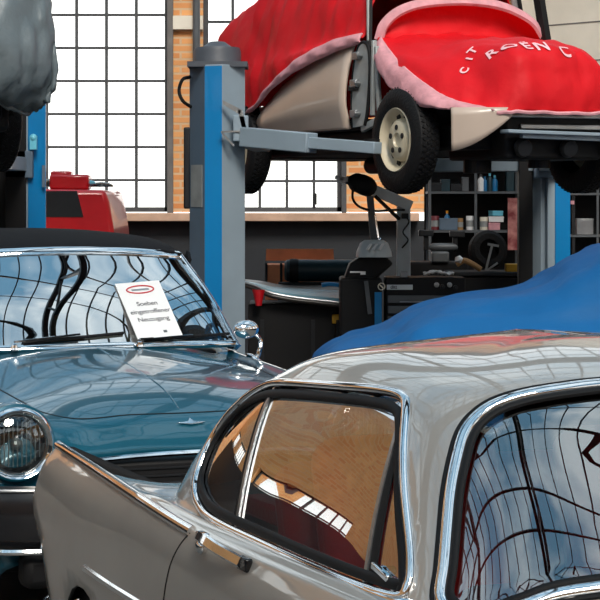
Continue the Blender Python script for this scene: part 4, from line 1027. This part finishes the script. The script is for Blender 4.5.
# ================================================================== GREY COVERED CAR ON THE LEFT LIFT
ORG2 = ORG+Vector((-3.86, 0, .14))
gc = thing('sedan', 'dark underside and tyres of the raised car beneath the grey cover, top left', 'car', ORG2, -A64)
for x, y in ((0, -.66), (0, .66), (-2.45, -.66), (-2.45, .66)): wheel(gc, x, y, .33, M['dark_steel'], -1 if y < 0 else 1)
MB().box((-1.2, 0, .38), (3.6, 1.12, .28)).box((.3, 0, .40), (.7, 1.0, .28)).build('chassis', M['black'], gc, bevel=.04)
MB().box((-1.2, 0, .75), (3.6, 1.30, .5)).box((-1.5, 0, 1.15), (2.0, 1.2, .5)).build('body', M['dark_steel'], gc, bevel=.12, seg=4)
MB().cyl((.0, -.62, .33), (.0, .62, .33), .05).build('axle', M['dark_steel'], gc)
MB().box((.4, .36, .18), (.35, .3, .30)).build('sump_guard', M['black'], gc, bevel=.05)
cov = thing('car_cover', 'silver grey crinkled car cover over the raised car, top left', 'cover', ORG2, -A64)
RR = []
for y, w_ in ((-.74, .98), (-.6, 1), (-.3, 1), (0, 1), (.35, 1), (.64, 1), (.78, .98)):
    e = abs(y)/(.74 if y < 0 else .80)
    zt = 1.22-.08*e**3
    fx = .96-.16*e**4
    RR.append([(fx-.16, y*.88, .40+.03*math.sin(y*7)), (fx-.04, y*.93, .44), (fx+.04, y*1.0, .66), (fx+.0, y*1.0, zt-.22), (fx-.12, y*.98, zt), (fx-.5, y*.93, zt+.10), (-.35, y*.93, zt+.2), (-.8, y*.88, 1.55-.10*e**2), (-1.6, y*.82, 1.60-.12*e**2), (-2.4, y*.84, 1.50-.12*e**2), (-2.95, y*.9, 1.05), (-3.25, y*.9, .8), (-3.3, y*.92, .5)])
side = [[(p[0], -.76, min(p[2], .46)) for p in RR[0]]]; side2 = [[(p[0], .90, min(p[2], .46)) for p in RR[-1]]]
cr_ = crsurf([[(p[0], -.68, min(p[2], .42)) for p in RR[0]]]+RR+[[(p[0], .72, min(p[2], .42)) for p in RR[-1]]], 9, 6)
cr_ = wrinkle(cr_, .030, 4.5, 31, along=(1, 1.4, .6)); cr_ = wrinkle(cr_, .030, 8, 8, along=(1.0, 1.5, .35)); cr_ = wrinkle(cr_, .014, 15, 8, along=(1.3, .8, .6)); cr_ = wrinkle(cr_, .006, 26, 8)
MB().grid(cr_).build('cover_sheet', M['grey_cloth'], cov, smooth=True, angle=180, solid=.004)
ed = [Vector(r[0]) for r in cr_]; MB().tube(ed, .014, 6).build('hem', M['grey_cloth'], cov, smooth=True)

# ================================================================== BLUE COVERED CAR behind the grey coupe
bc = thing('car_cover', 'royal blue fabric cover over a low car behind the grey coupe', 'cover', (0, 10.6, 0))
prof = [(.02, .35), (.03, .62), (.10, .82), (.24, .905), (.42, .95), (.56, 1.03), (.72, 1.09), (.95, 1.125), (1.18, 1.19), (1.36, 1.30), (1.62, 1.40), (1.95, 1.45), (2.6, 1.44), (3.3, 1.32), (3.8, 1.02), (4.2, .9), (4.4, .4)]
RR = []
for x, z in prof:
    en = .62 if x < .08 else (.8 if x < .3 else (.9 if x < .5 else 1)); w = .86*en
    cab = max(0, (z-1.06)/.4)
    sh = min(z, 1.06)
    RR.append([(x, -w-.03, .06), (x, -w-.02, .3 if z > .4 else .2), (x, -w, min(.62, z*.75)), (x, -w*.93, sh*.84), (x, -w*(.80-.08*cab), sh*.93+(z-sh)*.25), (x, -w*(.52), sh+(z-sh)*.82-.012), (x, 0, z), (x, w*.52, sh+(z-sh)*.82-.012), (x, w*.8, sh*.93), (x, w*.95, sh*.8), (x, w, .5), (x, w+.03, .06)])
bl = crsurf(RR, 9, 7)
bl = wrinkle(bl, .020, 3.2, 41, along=(.7, 1.4, 1.2)); bl = wrinkle(bl, .020, 5, 12, along=(.30, 1.7, 1.5)); bl = wrinkle(bl, .007, 11, 12, along=(.35, 1.5, 1.3))
MB().grid(bl).build('cover_sheet', M['blue_cloth'], bc, smooth=True, angle=180, solid=.004)
# ================================================================== RED VEHICLE beyond the left lift
Y = 18.0; k = Y/2100
def X_(px): return (px-300)*k
def Z_(py): return 1.6-(py-200)*k
rv = thing('van', 'bright red vehicle with dark side window behind the left lift column', 'car', (X_(80), Y, 0)); o = Vector((X_(80), Y, 0))
side = [(X_(-60), .35), (X_(-60), Z_(188)), (X_(40), Z_(189)), (X_(105), Z_(190)), (X_(109), Z_(202)), (X_(114), Z_(232)), (X_(116), .9), (X_(114), .35)]
MB().prism3([(a-o.x, b) for a, b in side], (0, 0, 0), (1, 0, 0), (0, 0, 1), (0, 1, 0), 1.6).build('body', M['red_paint'], rv, bevel=.04, seg=3)
MB().prism3([(X_(46)-o.x, Z_(217)), (X_(83.5)-o.x, Z_(217)), (X_(77)-o.x, Z_(191)), (X_(46)-o.x, Z_(191))], (0, -.006, 0), (1, 0, 0), (0, 0, 1), (0, 1, 0), .01).build('side_window', M['dark_steel'], rv, label='dark side window')
MB().prism3([(X_(-8)-o.x, Z_(214)), (X_(8)-o.x, Z_(214)), (X_(4)-o.x, Z_(190)), (X_(-8)-o.x, Z_(190))], (0, -.006, 0), (1, 0, 0), (0, 0, 1), (0, 1, 0), .01).build('side_window', M['white'], rv, label='pale side window')
MB().box((X_(67)-o.x, .3, Z_(182)), (.34, .3, .13)).box((X_(58)-o.x, .3, Z_(176)), (.18, .2, .09)).build('roof_box', M['red_paint'], rv, bevel=.02)
MB().ball((X_(58)-o.x, .25, Z_(173)), .035, 14, (1, 1, .6)).build('beacon', M['red_paint'], rv, smooth=True)
for xx in (-.95, .05): MB().lathe([(.2, -.09), (.3, -.09), (.33, -.05), (.33, .05), (.3, .09), (.2, .09), (0, .06)], (xx, .05, .33), (0, -1, 0), 28).build('wheel', M['rubber'], rv, smooth=True)
ov = Vector((X_(55), Y+.25, Z_(188)))
sc_ = MB(); sc_.lathe([(.0, .07), (.07, .065), (.12, .04), (.13, 0), (0, 0)], (X_(50), Y+.3, Z_(188)+.012), (0, 0, 1), 24)
tag(sc_.build('helmet', M['gloss_black'], smooth=True), 'black rounded shell resting on the red vehicle nearest the lift column', 'helmet')
MB_ = MB().lathe([(0, .045), (.06, .04), (.10, .02), (.11, 0), (0, 0)], (X_(96), Y+.5, Z_(188)+.012), (0, 0, 1), 24)
tag(MB_.build('helmet', M['gloss_black'], smooth=True), 'low black shell resting at the right end of the red vehicle', 'helmet')
MB_ = MB().ball((X_(83), Y+.3, Z_(188)+.045), .08, 14, (1, .8, .36)); tag(MB_.build('rag', M['cyan'], smooth=True), 'pale cyan rag bundle lying on the red vehicle', 'rag')

# pipe beside the pier and conduit on the panelled wall
tag(MB().cyl((wx(197), YB-.12, 0.3), (wx(197), YB-.12, 5.4), .038).build('vertical_pipe', M['mid_steel'], smooth=True, angle=50), 'grey vertical pipe on the brick pier behind the lift column', 'pipe')
cx_ = wx(515)+(4.6-wx(515))*.32; cy_ = 21.6+(17.2-21.6)*.32
YP = 20.0; xp = (568-300)*YP/2100
tt = (xp-A.x)/(B.x-A.x); yp = A.y+(B.y-A.y)*tt-.17
xp = (568.5-300)*yp/2100
tag(MB().cyl((xp, yp, .3), (xp, yp, 5.4), .045).build('conduit', M['mid_steel'], smooth=True, angle=50), 'grey vertical conduit on the pale panelled wall', 'pipe')

# ================================================================== SHELVING
Y = 18.4; k = Y/2100
sh = thing('shelf_rack', 'dark metal shelf rack crowded with cans and bottles under the raised car', 'shelf', (X_(476), Y+.2, 0)); o = Vector((X_(476), Y+.2, 0))
MB().box((0, .22, 1.15), (.86, .02, 1.9)).build('back_panel', M['black'], sh)
for px in (430, 476, 521): MB().box((X_(px)-o.x, -.18 if px != 476 else -.16, 1.15), (.022, .03, 2.2)).build('upright', M['mid_steel'], sh)
for px in (430, 521): MB().box((X_(px)-o.x, .2, 1.15), (.022, .03, 2.2)).build('upright', M['mid_steel'], sh)
shz = [Z_(151.5), Z_(192.5), Z_(231.5), .62, .25]
for z in shz: MB().box((0, .02, z), (.84, .40, .020)).build('shelf', M['mid_steel'], sh)
MB().box((X_(476.5)-o.x, -.20, Z_(161)), (.075, .004, .125)).build('note', M['pink_cloth'], sh, label='pink note on the middle upright')
def bottle(nm, px, zb, h, r, m, label, cat, group, cap=None, yy=None):
    t = thing(nm, label, cat, (X_(px), (yy or Y+.12), zb), 0, group)
    MB().lathe([(0, 0), (r, .0), (r, h*.62), (r*.8, h*.72), (r*.35, h*.80), (r*.35, h*.86)], (0, 0, 0), (0, 0, 1), 16).build('bottle', m, t, smooth=True, angle=50)
    MB().cyl((0, 0, h*.85), (0, 0, h), r*.42, n=12).build('cap', cap or m, t)
    return t
z1, z2 = shz[1]+.012, shz[2]+.012
G1 = None
bottle('spray_bottle', 482, z1, .15, .030, M['white'], 'white and pale bottle on the upper shelf, right of the middle upright', 'bottle', G1, M['mid_steel'])
bottle('spray_bottle', 486, z1, .13, .022, M['bottle_blue'], 'small blue bottle touching the white one on the upper shelf', 'bottle', G1)
bottle('spray_bottle', 491, z1, .16, .028, M['dark_teal'], 'dark teal bottle in the middle of the upper shelf', 'bottle', G1, M['cyan'])
bottle('spray_bottle', 496, z1, .14, .026, M['bottle_blue'], 'blue bottle, rightmost on the upper shelf', 'bottle', G1, M['cyan'])
bottle('spray_bottle', 448, z2, .17, .026, M['bottle_blue'], 'blue bottle with orange cap on the lower shelf', 'bottle', G1, M['orange'])
def crate(px, zb, w, d, h, m, label, nm='box', cat='box', rz=0, yy=None):
    t = thing(nm, label, cat, (X_(px), (yy or Y+.12), zb), rz)
    MB().box((0, 0, h/2), (w, d, h)).build('body', m, t, bevel=.004)
    MB().box((0, 0, h+.006), (w*1.03, d*1.03, .016)).build('lid', m, t, bevel=.003)
    return t
def can(px, zb, r, h, m, label, yy=None):
    t = thing('can', label, 'can', (X_(px), (yy or Y+.12), zb))
    MB().lathe([(0, 0), (r, 0), (r, h), (r*.92, h+.004), (r*.9, h-.004), (0, h-.004)], (0, 0, 0), (0, 0, 1), 20).build('body', m, t, smooth=True, angle=40)
    MB().lathe([(r+.001, h*.25), (r+.0015, h*.7)], (0, 0, 0), (0, 0, 1), 20).build('paper_band', M['inner_wing'], t)
    return t
can(436, z2, .036, .12, M['maroon'], 'maroon tin at the left end of the lower shelf')
crate(449, z2, .16, .12, .09, M['lift_dark'], 'grey-blue plastic tub on the lower shelf below the orange-capped bottle', 'tub', 'tub')
can(461, z2, .028, .10, M['tan'], 'small tan tin beside the grey-blue tub')
can(471, z2, .034, .12, M['white'], 'white tin just left of the middle upright')
can(485, z2, .036, .11, M['cream'], 'cream tin just right of the middle upright')
crate(495, z2, .10, .12, .05, M['pink_cloth'], 'flat pink carton on the lower shelf')
crate(497, z2+.07, .13, .11, .035, M['white'], 'flat white carton on top of the pink carton')
crate(497, z2+.125, .10, .10, .03, M['cyan'], 'pale cyan carton topmost on the carton pile', rz=.3)
for i, (px, w, h, m, lab) in enumerate(((437, .10, .06, 'dark_steel', 'low dark case at the left end of the upper shelf'), (446, .08, .09, 'dark_teal', 'dark teal box on the upper shelf'), (457, .10, .05, 'dark_steel', 'flat black case on the upper shelf'), (466, .06, .11, 'mid_steel', 'grey upright box on the upper shelf beside the middle upright'))):
    crate(px, z1, w, .12, h, M[m], lab, 'case', 'case')
crate(511, z1, .07, .14, .30, M['dark_teal'], 'tall dark green binder at the right end of the upper shelf', 'binder', 'binder')
for px, zz, m, lab in ((440, shz[0]+.012, 'dark_steel', 'dark box on top of the rack at its left end'), (500, shz[0]+.012, 'mid_steel', 'grey box on top of the rack at its right end')):
    crate(px, zz, .2, .2, .1, M[m], lab)
# poster on the side of the rack
po = MB().box((X_(515), Y-.0, Z_(224)), (14.5*k, .006, 52*k)); tag(po.build('poster', M['skin_pink']), 'narrow pink and maroon poster hung beside the shelf rack', 'poster')
# second rack at right edge
Y = 17.4; k = Y/2100
s2 = thing('shelf_rack', 'dark shelf rack at the right edge beyond the blue-edged lift column', 'shelf', (X_(600), Y+.2, 0)); o = Vector((X_(600), Y+.2, 0))
for px in (574, 632): MB().box((X_(px)-o.x, -.17, 1.0), (.022, .03, 1.9)).build('upright', M['dark_steel'], s2)
MB().box((X_(598)-o.x, -.175, 1.1), (.018, .02, 1.5)).build('upright', M['mid_steel'], s2)
MB().box((0, .2, 1.0), (.5, .02, 1.9)).build('back_panel', M['black'], s2)
for py in (150, 194, 236, 275, 330): MB().box((0, 0, Z_(py)), (.52, .38, .018)).build('shelf', M['mid_steel'], s2)
crate(586, Z_(236)+.01, .14, .12, .12, M['dull_metal'], 'dull silver box on the right-hand rack', 'box')
cn = MB().lathe([(.05, 0), (.045, .01), (.012, .07), (0, .075)], (X_(575.5), Y+.06, Z_(194)+.01), (0, 0, 1), 16); tag(cn.build('funnel', M['inner_wing'], smooth=True), 'pale funnel on the right-hand rack', 'funnel')
tag(MB().box((X_(572.5), Y-.0, Z_(202.5)), (.03, .004, .03)).build('label_card', M['pink_cloth']), 'tiny pale card hanging by the right-hand rack', 'card')

# ================================================================== BENCH ON THE LEFT
Y = 15.6; k = Y/2100
wb = thing('workbench', 'long black workbench with pale tray top beside the lift column', 'workbench', (X_(292), Y+.3, 0)); o = Vector((X_(292), Y+.3, 0))
def q(px, py, dy=0): return Vector(((px-300)*(Y+dy)/2100-o.x, Y+dy-o.y, 1.6-(py-200)*(Y+dy)/2100))
zt_ = Z_(300)
MB().box((0, .02, zt_/2+.0), (88*k, .62, zt_-.06)).build('cabinet', M['black'], wb, bevel=.01)
for px in (262, 313, 338): MB().box((X_(px)-o.x, -.305, .40), (.03, .012, .62)).build('edge_post', M['dark_steel'], wb)
tp = MB(); T_ = [[tuple(q(243, 283, -.05)), tuple(q(243, 279, .5))], [tuple(q(256, 287, -.08)), tuple(q(262, 281, .5))], [tuple(q(272, 294, -.12)), tuple(q(285, 285, .5))], [tuple(q(300, 299, -.12)), tuple(q(315, 285.5, .5))], [tuple(q(345, 304, -.12)), tuple(q(345, 283.5, .5))]]
TT = crsurf([[a, tuple((Vector(a)+Vector(b))/2-Vector((0, 0, .012))), b] for a, b in T_], 6, 4)
MB().grid(TT).build('tray_top', M['tray_brown'], wb, smooth=True, solid=.03)
bsm = MB().grid([[tuple(Vector(a_)+Vector((0, 0, .004))) for a_ in r[:3+min(2, i//6)]] for i, r in []] or [[tuple(Vector(r[0]).lerp(Vector(r[-1]), f_)+Vector((0, 0, .016))) for f_ in (.0, .12*min(1, i/14)+.04, .30*min(1, i/14)+.05, .50*min(1, i/14)+.06)] for i, r in enumerate(TT)])
bsm.build('blue_sheet', M['pale_blue'], wb, smooth=True, solid=.004, label='pale blue sheet along the front edge')
MB().tube([Vector(r[0])+Vector((0, 0, .008)) for r in TT], .009, 8).build('rolled_edge', M['dull_metal'], wb, smooth=True)
MB().box((X_(338)-o.x, -.30, Z_(319)), (.09, .02, .07)).build('gauge', M['yellow'], wb, bevel=.02)
tag(MB().lathe([(.045, .05), (.05, .06), (.035, .0), (.022, -.06), (0, -.06)], (X_(259), Y-.10, Z_(297)), (0, 0, 1), 18).build('cup', M['red_paint'], smooth=True), 'small red plastic cup hung on the bench edge', 'cup')
pl = crline([q(322, 285, .1)+o, q(330, 284, .08)+o, q(345, 286, 0)+o, q(362, 289, 0)+o], 5)
tag(MB().tube(pl, .016, 8).build('pry_bar', M['lift_blue'], smooth=True), 'bright blue bar lying across the bench end', 'bar')
# wooden crate, dark roll
Y = 16.6; k = Y/2100
wc = thing('wooden_crate', 'terracotta brown wooden crate with open lid against the dark wall', 'crate', (X_(300), Y+.25, 0)); o = Vector((X_(300), Y+.25, 0))
MB().box((0, .05, Z_(283)), (70*k, .34, 36*k)).build('box', M['terracotta'], wc, bevel=.006)
ld = MB(); ld.prism3([(X_(265)-o.x, Z_(262)), (X_(335)-o.x, Z_(262)), (X_(334)-o.x, Z_(250)), (X_(265.5)-o.x, Z_(250))], (0, .10, 0), (1, 0, 0), (0, 0, 1), (0, 1, 0), .02); ld.build('lid', M['terracotta'], wc)
MB().box((X_(266)-o.x, -.13, Z_(276)), (.02, .01, .2)).box((X_(281)-o.x, -.13, Z_(276)), (.02, .01, .2)).build('batten', M['dark_steel'], wc)
MB().box((0, .05, .36), (74*k, .42, .72)).build('stand', M['black'], wc, bevel=.01)
dr = thing('fabric_roll', 'dark teal padded roll lying in front of the wooden crate', 'roll', (X_(320), Y-.12, Z_(270)))
r_ = .085; MB().lathe([(0, -.28), (r_*.8, -.28), (r_, -.26), (r_*1.02, -.1), (r_*.98, 0), (r_*1.02, .12), (r_, .30), (r_*.8, .32), (0, .32)], (0, 0, 0), (1, 0, 0), 28).build('roll', M['dark_teal'], dr, smooth=True)
MB().lathe([(r_*1.04, -.24), (r_*1.1, -.22), (r_*1.1, -.19), (r_*1.04, -.17)], (0, 0, 0), (1, 0, 0), 28).build('strap', M['black'], dr, smooth=True)
tag(MB().box((X_(320), Y-.12, Z_(281)/2), (.66, .2, Z_(281)-.01)).build('cabinet', M['black'], bevel=.01), 'black cupboard carrying the dark teal roll', 'cabinet')

# ================================================================== TYRE CHANGER
Y = 15.0; k = Y/2100
tc_ = thing('tyre_changer', 'tyre changer with grey tilting arm, black body and round badge', 'machine', (X_(385), Y+.25, 0)); o = Vector((X_(385), Y+.25, 0))
def q(px, py, dy=0): return Vector(((px-300)*(Y+dy)/2100-o.x, Y+dy-o.y, 1.6-(py-200)*(Y+dy)/2100))
MB().box((X_(361)-o.x, -.02, Z_(278)/2+.0), (42*k, .5, Z_(278))).box((X_(390)-o.x, .42, .15), (80*k, .3, .3)).build('body', M['black'], tc_, bevel=.02)
MB().prism3([(X_(343)-o.x, Z_(283)), (X_(372)-o.x, Z_(283)), (X_(394)-o.x, Z_(264)), (X_(386)-o.x, Z_(256)), (X_(362)-o.x, Z_(256)), (X_(350)-o.x, Z_(264))], (0, -.2, 0), (1, 0, 0), (0, 0, 1), (0, 1, 0), .3).build('hood', M['black'], tc_, bevel=.02)
MB().bar(q(403.5, 340, .6), q(403.5, 202, .6), .10, .09, up=(0, 1, 0)).build('column', M['pale_grey'], tc_, bevel=.006)
a1 = MB(); a1.bar(q(408, 205, .6), q(369, 188, .3), .08, .085, up=(0, 1, 0)).build('tilting_arm', M['pale_grey'], tc_, bevel=.006)
MB().bar(q(399, 219, .52), q(375, 196, .3), .02, .02).build('gas_strut', M['black'], tc_)
h_ = MB(); h_.tube(crline([q(347, 180, .1), q(352, 181, .12), (q(358, 183, .15)), q(366, 186, .2), q(370, 189, .25)], 4), [.03, .03, .035, .04, .05, .06, .065, .07, .07, .072, .075, .075, .075, .07, .07, .065, .055], 12)
h_.build('motor_head', M['black'], tc_, smooth=True)
MB().bar(q(334, 181, .1), q(346, 181.5, .1), .012, .012).bar(q(335, 177, .1), q(349, 180, .1), .02, .03).bar(q(341, 178, .1), q(343, 184, .1), .02, .025).build('mount_tool', M['dull_metal'], tc_)
MB().tube(crline([q(353, 188, .05), q(353, 199, .05), q(360, 207, .05), q(375, 211, .15), q(392, 210, .35), q(404, 210, .52)], 6), .009, 8).build('air_hose', M['rubber'], tc_, smooth=True)
MB().bar(q(370, 196, .12), q(374, 243, .12), .05, .05).build('tool_post', M['mid_steel'], tc_)
MB().bar(q(375, 215, .06), q(379, 241, .06), .012, .012).ball(q(379, 240, .06), .02, 10).build('lever', M['chrome'], tc_)
MB().lathe([(.13, -.10), (.125, -.06), (.10, 0), (.07, .02), (0, .025)], q(374, 243, .05), (0, 0, 1), 20).build('guard_dome', M['pale_grey'], tc_, smooth=True, angle=50, label='polished metal guard dome')
for i in range(3): MB().bar(q(367+6*i, 250, -.09), q(371+6*i, 244, -.06), .02, .01).build('dome_slot', M['white'], tc_)
MB().tube(crline([q(405, 216, .53), q(409, 222, .53), q(403, 232, .53), q(408, 240, .53), q(402, 248, .53)], 5), .007, 6).box(q(405, 216, .53), (.05, .03, .04)).build('hose_fitting', M['dark_steel'], tc_)
MB().box(q(363, 273, -.1), (.035, .02, .022)).bar(q(350, 272, -.1), q(362, 272, -.1), .01, .01).build('pedal_lever', M['white'], tc_)
MB().bar(q(366, 281, -.03), q(370, 314, -.03), .02, .03).build('bead_lever', M['mid_steel'], tc_)
MB().box((X_(378)-o.x, -.275, Z_(330)), (7*k, .012, 76*k)).build('blue_panel', M['lift_blue'], tc_)
bd = q(381.5, 286.5, -.04); MB().tube([bd+Vector((.024*math.cos(t), 0, .024*math.sin(t))) for t in [2*PI*i/24 for i in range(24)]], .0035, 6, closed=True).bar(bd+Vector((-.014, 0, .014)), bd+Vector((.014, 0, -.014)), .006, .008).build('badge', M['cream'], tc_, label='round pale badge with a diagonal stroke')
# drawer cabinet with a name plate and white cloth on it
dc = thing('tool_cabinet', 'black tool cabinet with grey drawers and pale name plate', 'cabinet', (X_(420), Y+.3, 0)); o = Vector((X_(420), Y+.3, 0))
MB().box((X_(426)-o.x, -.05, Z_(278)/2), (80*k, .4, Z_(278))).build('carcass', M['black'], dc, bevel=.008)
for i in range(4):
    d_ = MB().box((X_(420)-o.x, -.255, Z_(299.5+10.5*i)), (64*k, .02, 7.5*k)).build('drawer', M['mid_steel'], dc, bevel=.004)
    MB().bar((X_(400)-o.x, -.275, Z_(302+10.5*i)), (X_(436)-o.x, -.275, Z_(302+10.5*i)), .012, .008).build('handle', M['dull_metal'], d_)
MB().box((X_(400)-o.x, -.256, Z_(287.5)), (26*k, .01, 5*k)).build('name_plate', M['pale_grey'], dc)
text_mesh('ditt', .034, (X_(394)-o.x, -.262, Z_(287.5)), (PI/2, 0, 0), M['ink'], 'plate_text', dc, depth=.0005, bold=.0008)
pts = [(X_(425)+.012*i, Y+.1+.0*i, 0) for i in range(20)]
rows_w = [[(X_(425+i*1.6), Y+.10+.16*j/4, Z_(277)+.012+.02*abs(math.sin(i*.6+j))+(.012 if 3 < i < 12 else 0)) for j in range(5)] for i in range(20)]
tag(MB().grid(rows_w).build('shop_towel', M['white'], smooth=True, solid=.01), 'crumpled white towel lying on the black tool cabinet', 'towel')
for px, m, lab, nm, cat in ((405, 'dull_metal', 'small silver socket case at the left of the cabinet top', 'case', 'case'),):
    crate(px, Z_(278)+.0, .05, .06, .03, M[m], lab, nm, cat, yy=Y+.15)
ts_ = MB()
for i, (px, py) in enumerate(((437, 285), (443, 287), (450, 285), (456, 288))): 
    MB().lathe([(0, -.02), (.018, -.02), (.018, .01), (.006, .014), (.006, .03), (0, .03)], (X_(px)-o.x, -.265, Z_(py)), (0, -1, 0), 12).build('knob', M['dull_metal' if i % 2 == 0 else 'dark_steel'], dc)
# engine stand / vice in front of the rack
Y = 16.8; k = Y/2100
vc = thing('bench_vice', 'grey bench vice in front of the shelf rack', 'vice', (X_(438), Y, 0)); o = Vector((X_(438), Y, 0))
MB().box((0, .16, Z_(262)/2), (60*k, .4, Z_(262))).build('pedestal', M['black'], vc, bevel=.01)
MB().box((X_(426)-o.x, 0, Z_(233)), (.12, .1, .05)).box((X_(426)-o.x, 0, Z_(243)), (.04, .06, .12)).build('jaw', M['dark_steel'], vc, bevel=.006)
MB().box((X_(457)-o.x, 0, Z_(234)), (.12, .1, .05)).box((X_(455)-o.x, 0, Z_(243)), (.04, .06, .12)).build('jaw', M['dark_steel'], vc, bevel=.006)
MB().lathe([(0, -.12), (.02, -.11), (.032, -.08), (.032, .08), (.02, .11), (0, .12)], (X_(443)-o.x, -.02, Z_(247)), (1, 0, 0), 16).build('spindle', M['mid_steel'], vc, smooth=True)
MB().box((X_(440)-o.x, 0, Z_(257)), (.14, .14, .09)).build('vice_base', M['mid_steel'], vc, bevel=.015)
# steering wheel/ tyre leaning with a chrome lever
Y = 16.2; k = Y/2100
bn = thing('service_counter', 'low black counter below the shelf rack', 'counter', (X_(495), Y+.2, 0)); o = Vector((X_(495), Y+.2, 0))
MB().box((0, .05, Z_(272)/2-.02), (90*k, .5, Z_(272)-.04)).build('carcass', M['black'], bn, bevel=.01)
MB().box((0, .05, Z_(272)-.015), (94*k, .54, .03)).build('top', M['dark_steel'], bn, bevel=.006)
zt2 = Z_(272)+.0
ty = MB().lathe([(.08, -.045), (.125, -.05), (.15, -.035), (.155, 0), (.15, .035), (.125, .05), (.08, .045)], (X_(490), Y+.2, zt2+.165), (.25, -1, .15), 32); tag(ty.build('small_tyre', M['rubber'], smooth=True), 'small black tyre standing on the counter', 'tyre')
jl = MB(); jl.bar((X_(486), Y+.02, zt2+.01), (X_(492.5), Y+.02, zt2+.21), .016, .016).bar((X_(488), Y+.02, zt2+.215), (X_(499), Y+.02, zt2+.20), .018, .018).bar((X_(487), Y+.02, zt2+.012), (X_(498), Y+.02, zt2+.07), .014, .014)
tag(jl.build('wheel_brace', M['inner_wing']), 'chrome angled wheel brace leaning on the small tyre', 'tool')
tag(MB().box((X_(518), Y+.1, zt2+.03), (23*k, .12, .062)).build('yellow_case', M['yellow'], bevel=.008), 'flat yellow case on the counter below the poster', 'case')
gr = thing('angle_grinder', 'tan and white power tool lying left of the small tyre', 'tool', (X_(469), Y+.1, zt2+.055))
MB().tube(crline([(-.09, 0, 0), (-.03, 0, .03), (.04, 0, .0), (.10, 0, -.04)], 4), .024, 10).build('grip', M['tan'], gr, smooth=True)
MB().lathe([(0, .03), (.02, .03), (.035, 0), (.01, -.03)], (-.07, -.01, .035), (-.4, 0, 1), 12).build('head', M['white'], gr, smooth=True)
# gas bottles beside the right column
Y = 14.6; k = Y/2100
for px, h, m, cap, lab in ((542, .24, 'mid_steel', 'dull_metal', 'grey spray can standing left of the orange-capped can'), (553, .22, 'inner_wing', 'orange', 'pale spray can with orange cap by the right lift column')):
    t = thing('spray_can', lab, 'spray can', (X_(px), Y, .84))
    r = .034 if px < 550 else .032
    MB().lathe([(0, 0), (r, 0), (r, h*.74), (r*.75, h*.80), (r*.6, h*.82)], (0, 0, 0), (0, 0, 1), 20).build('can', M[m], t, smooth=True, angle=50)
    MB().lathe([(r*.9, h*.80), (r*.92, h*.98), (0, h)] if cap == 'orange' else [(r*.7, h*.80), (r*.5, h*.9), (0, h*.95)], (0, 0, 0), (0, 0, 1), 20).build('cap', M[cap], t, smooth=True, angle=50)
tag(MB().box((X_(546), Y+.05, .42), (.30, .26, .84)).build('trolley', M['black'], bevel=.01), 'black trolley carrying the two spray cans', 'trolley')
# oil drum and bin behind the bench, low dark clutter

# groups for the repeats
GR = {'lift_column': 'blue and grey car lift columns', 'car_cover': 'fitted car covers', 'spray_bottle': 'bottles on the shelf rack', 'can': 'tins on the shelf rack', 'case': 'cases on the racks and cabinet', 'shelf_rack': 'metal shelf racks',
      'spray_can': 'spray cans by the right column', 'helmet': 'black shells on the red vehicle', 'box': 'cartons on the shelf racks'}
for ob in bpy.data.objects:
    if ob.parent is None and 'label' in ob.keys():
        b_ = ob.name.split('.')[0]
        if b_ in GR and 'group' not in ob.keys(): ob['group'] = GR[b_]
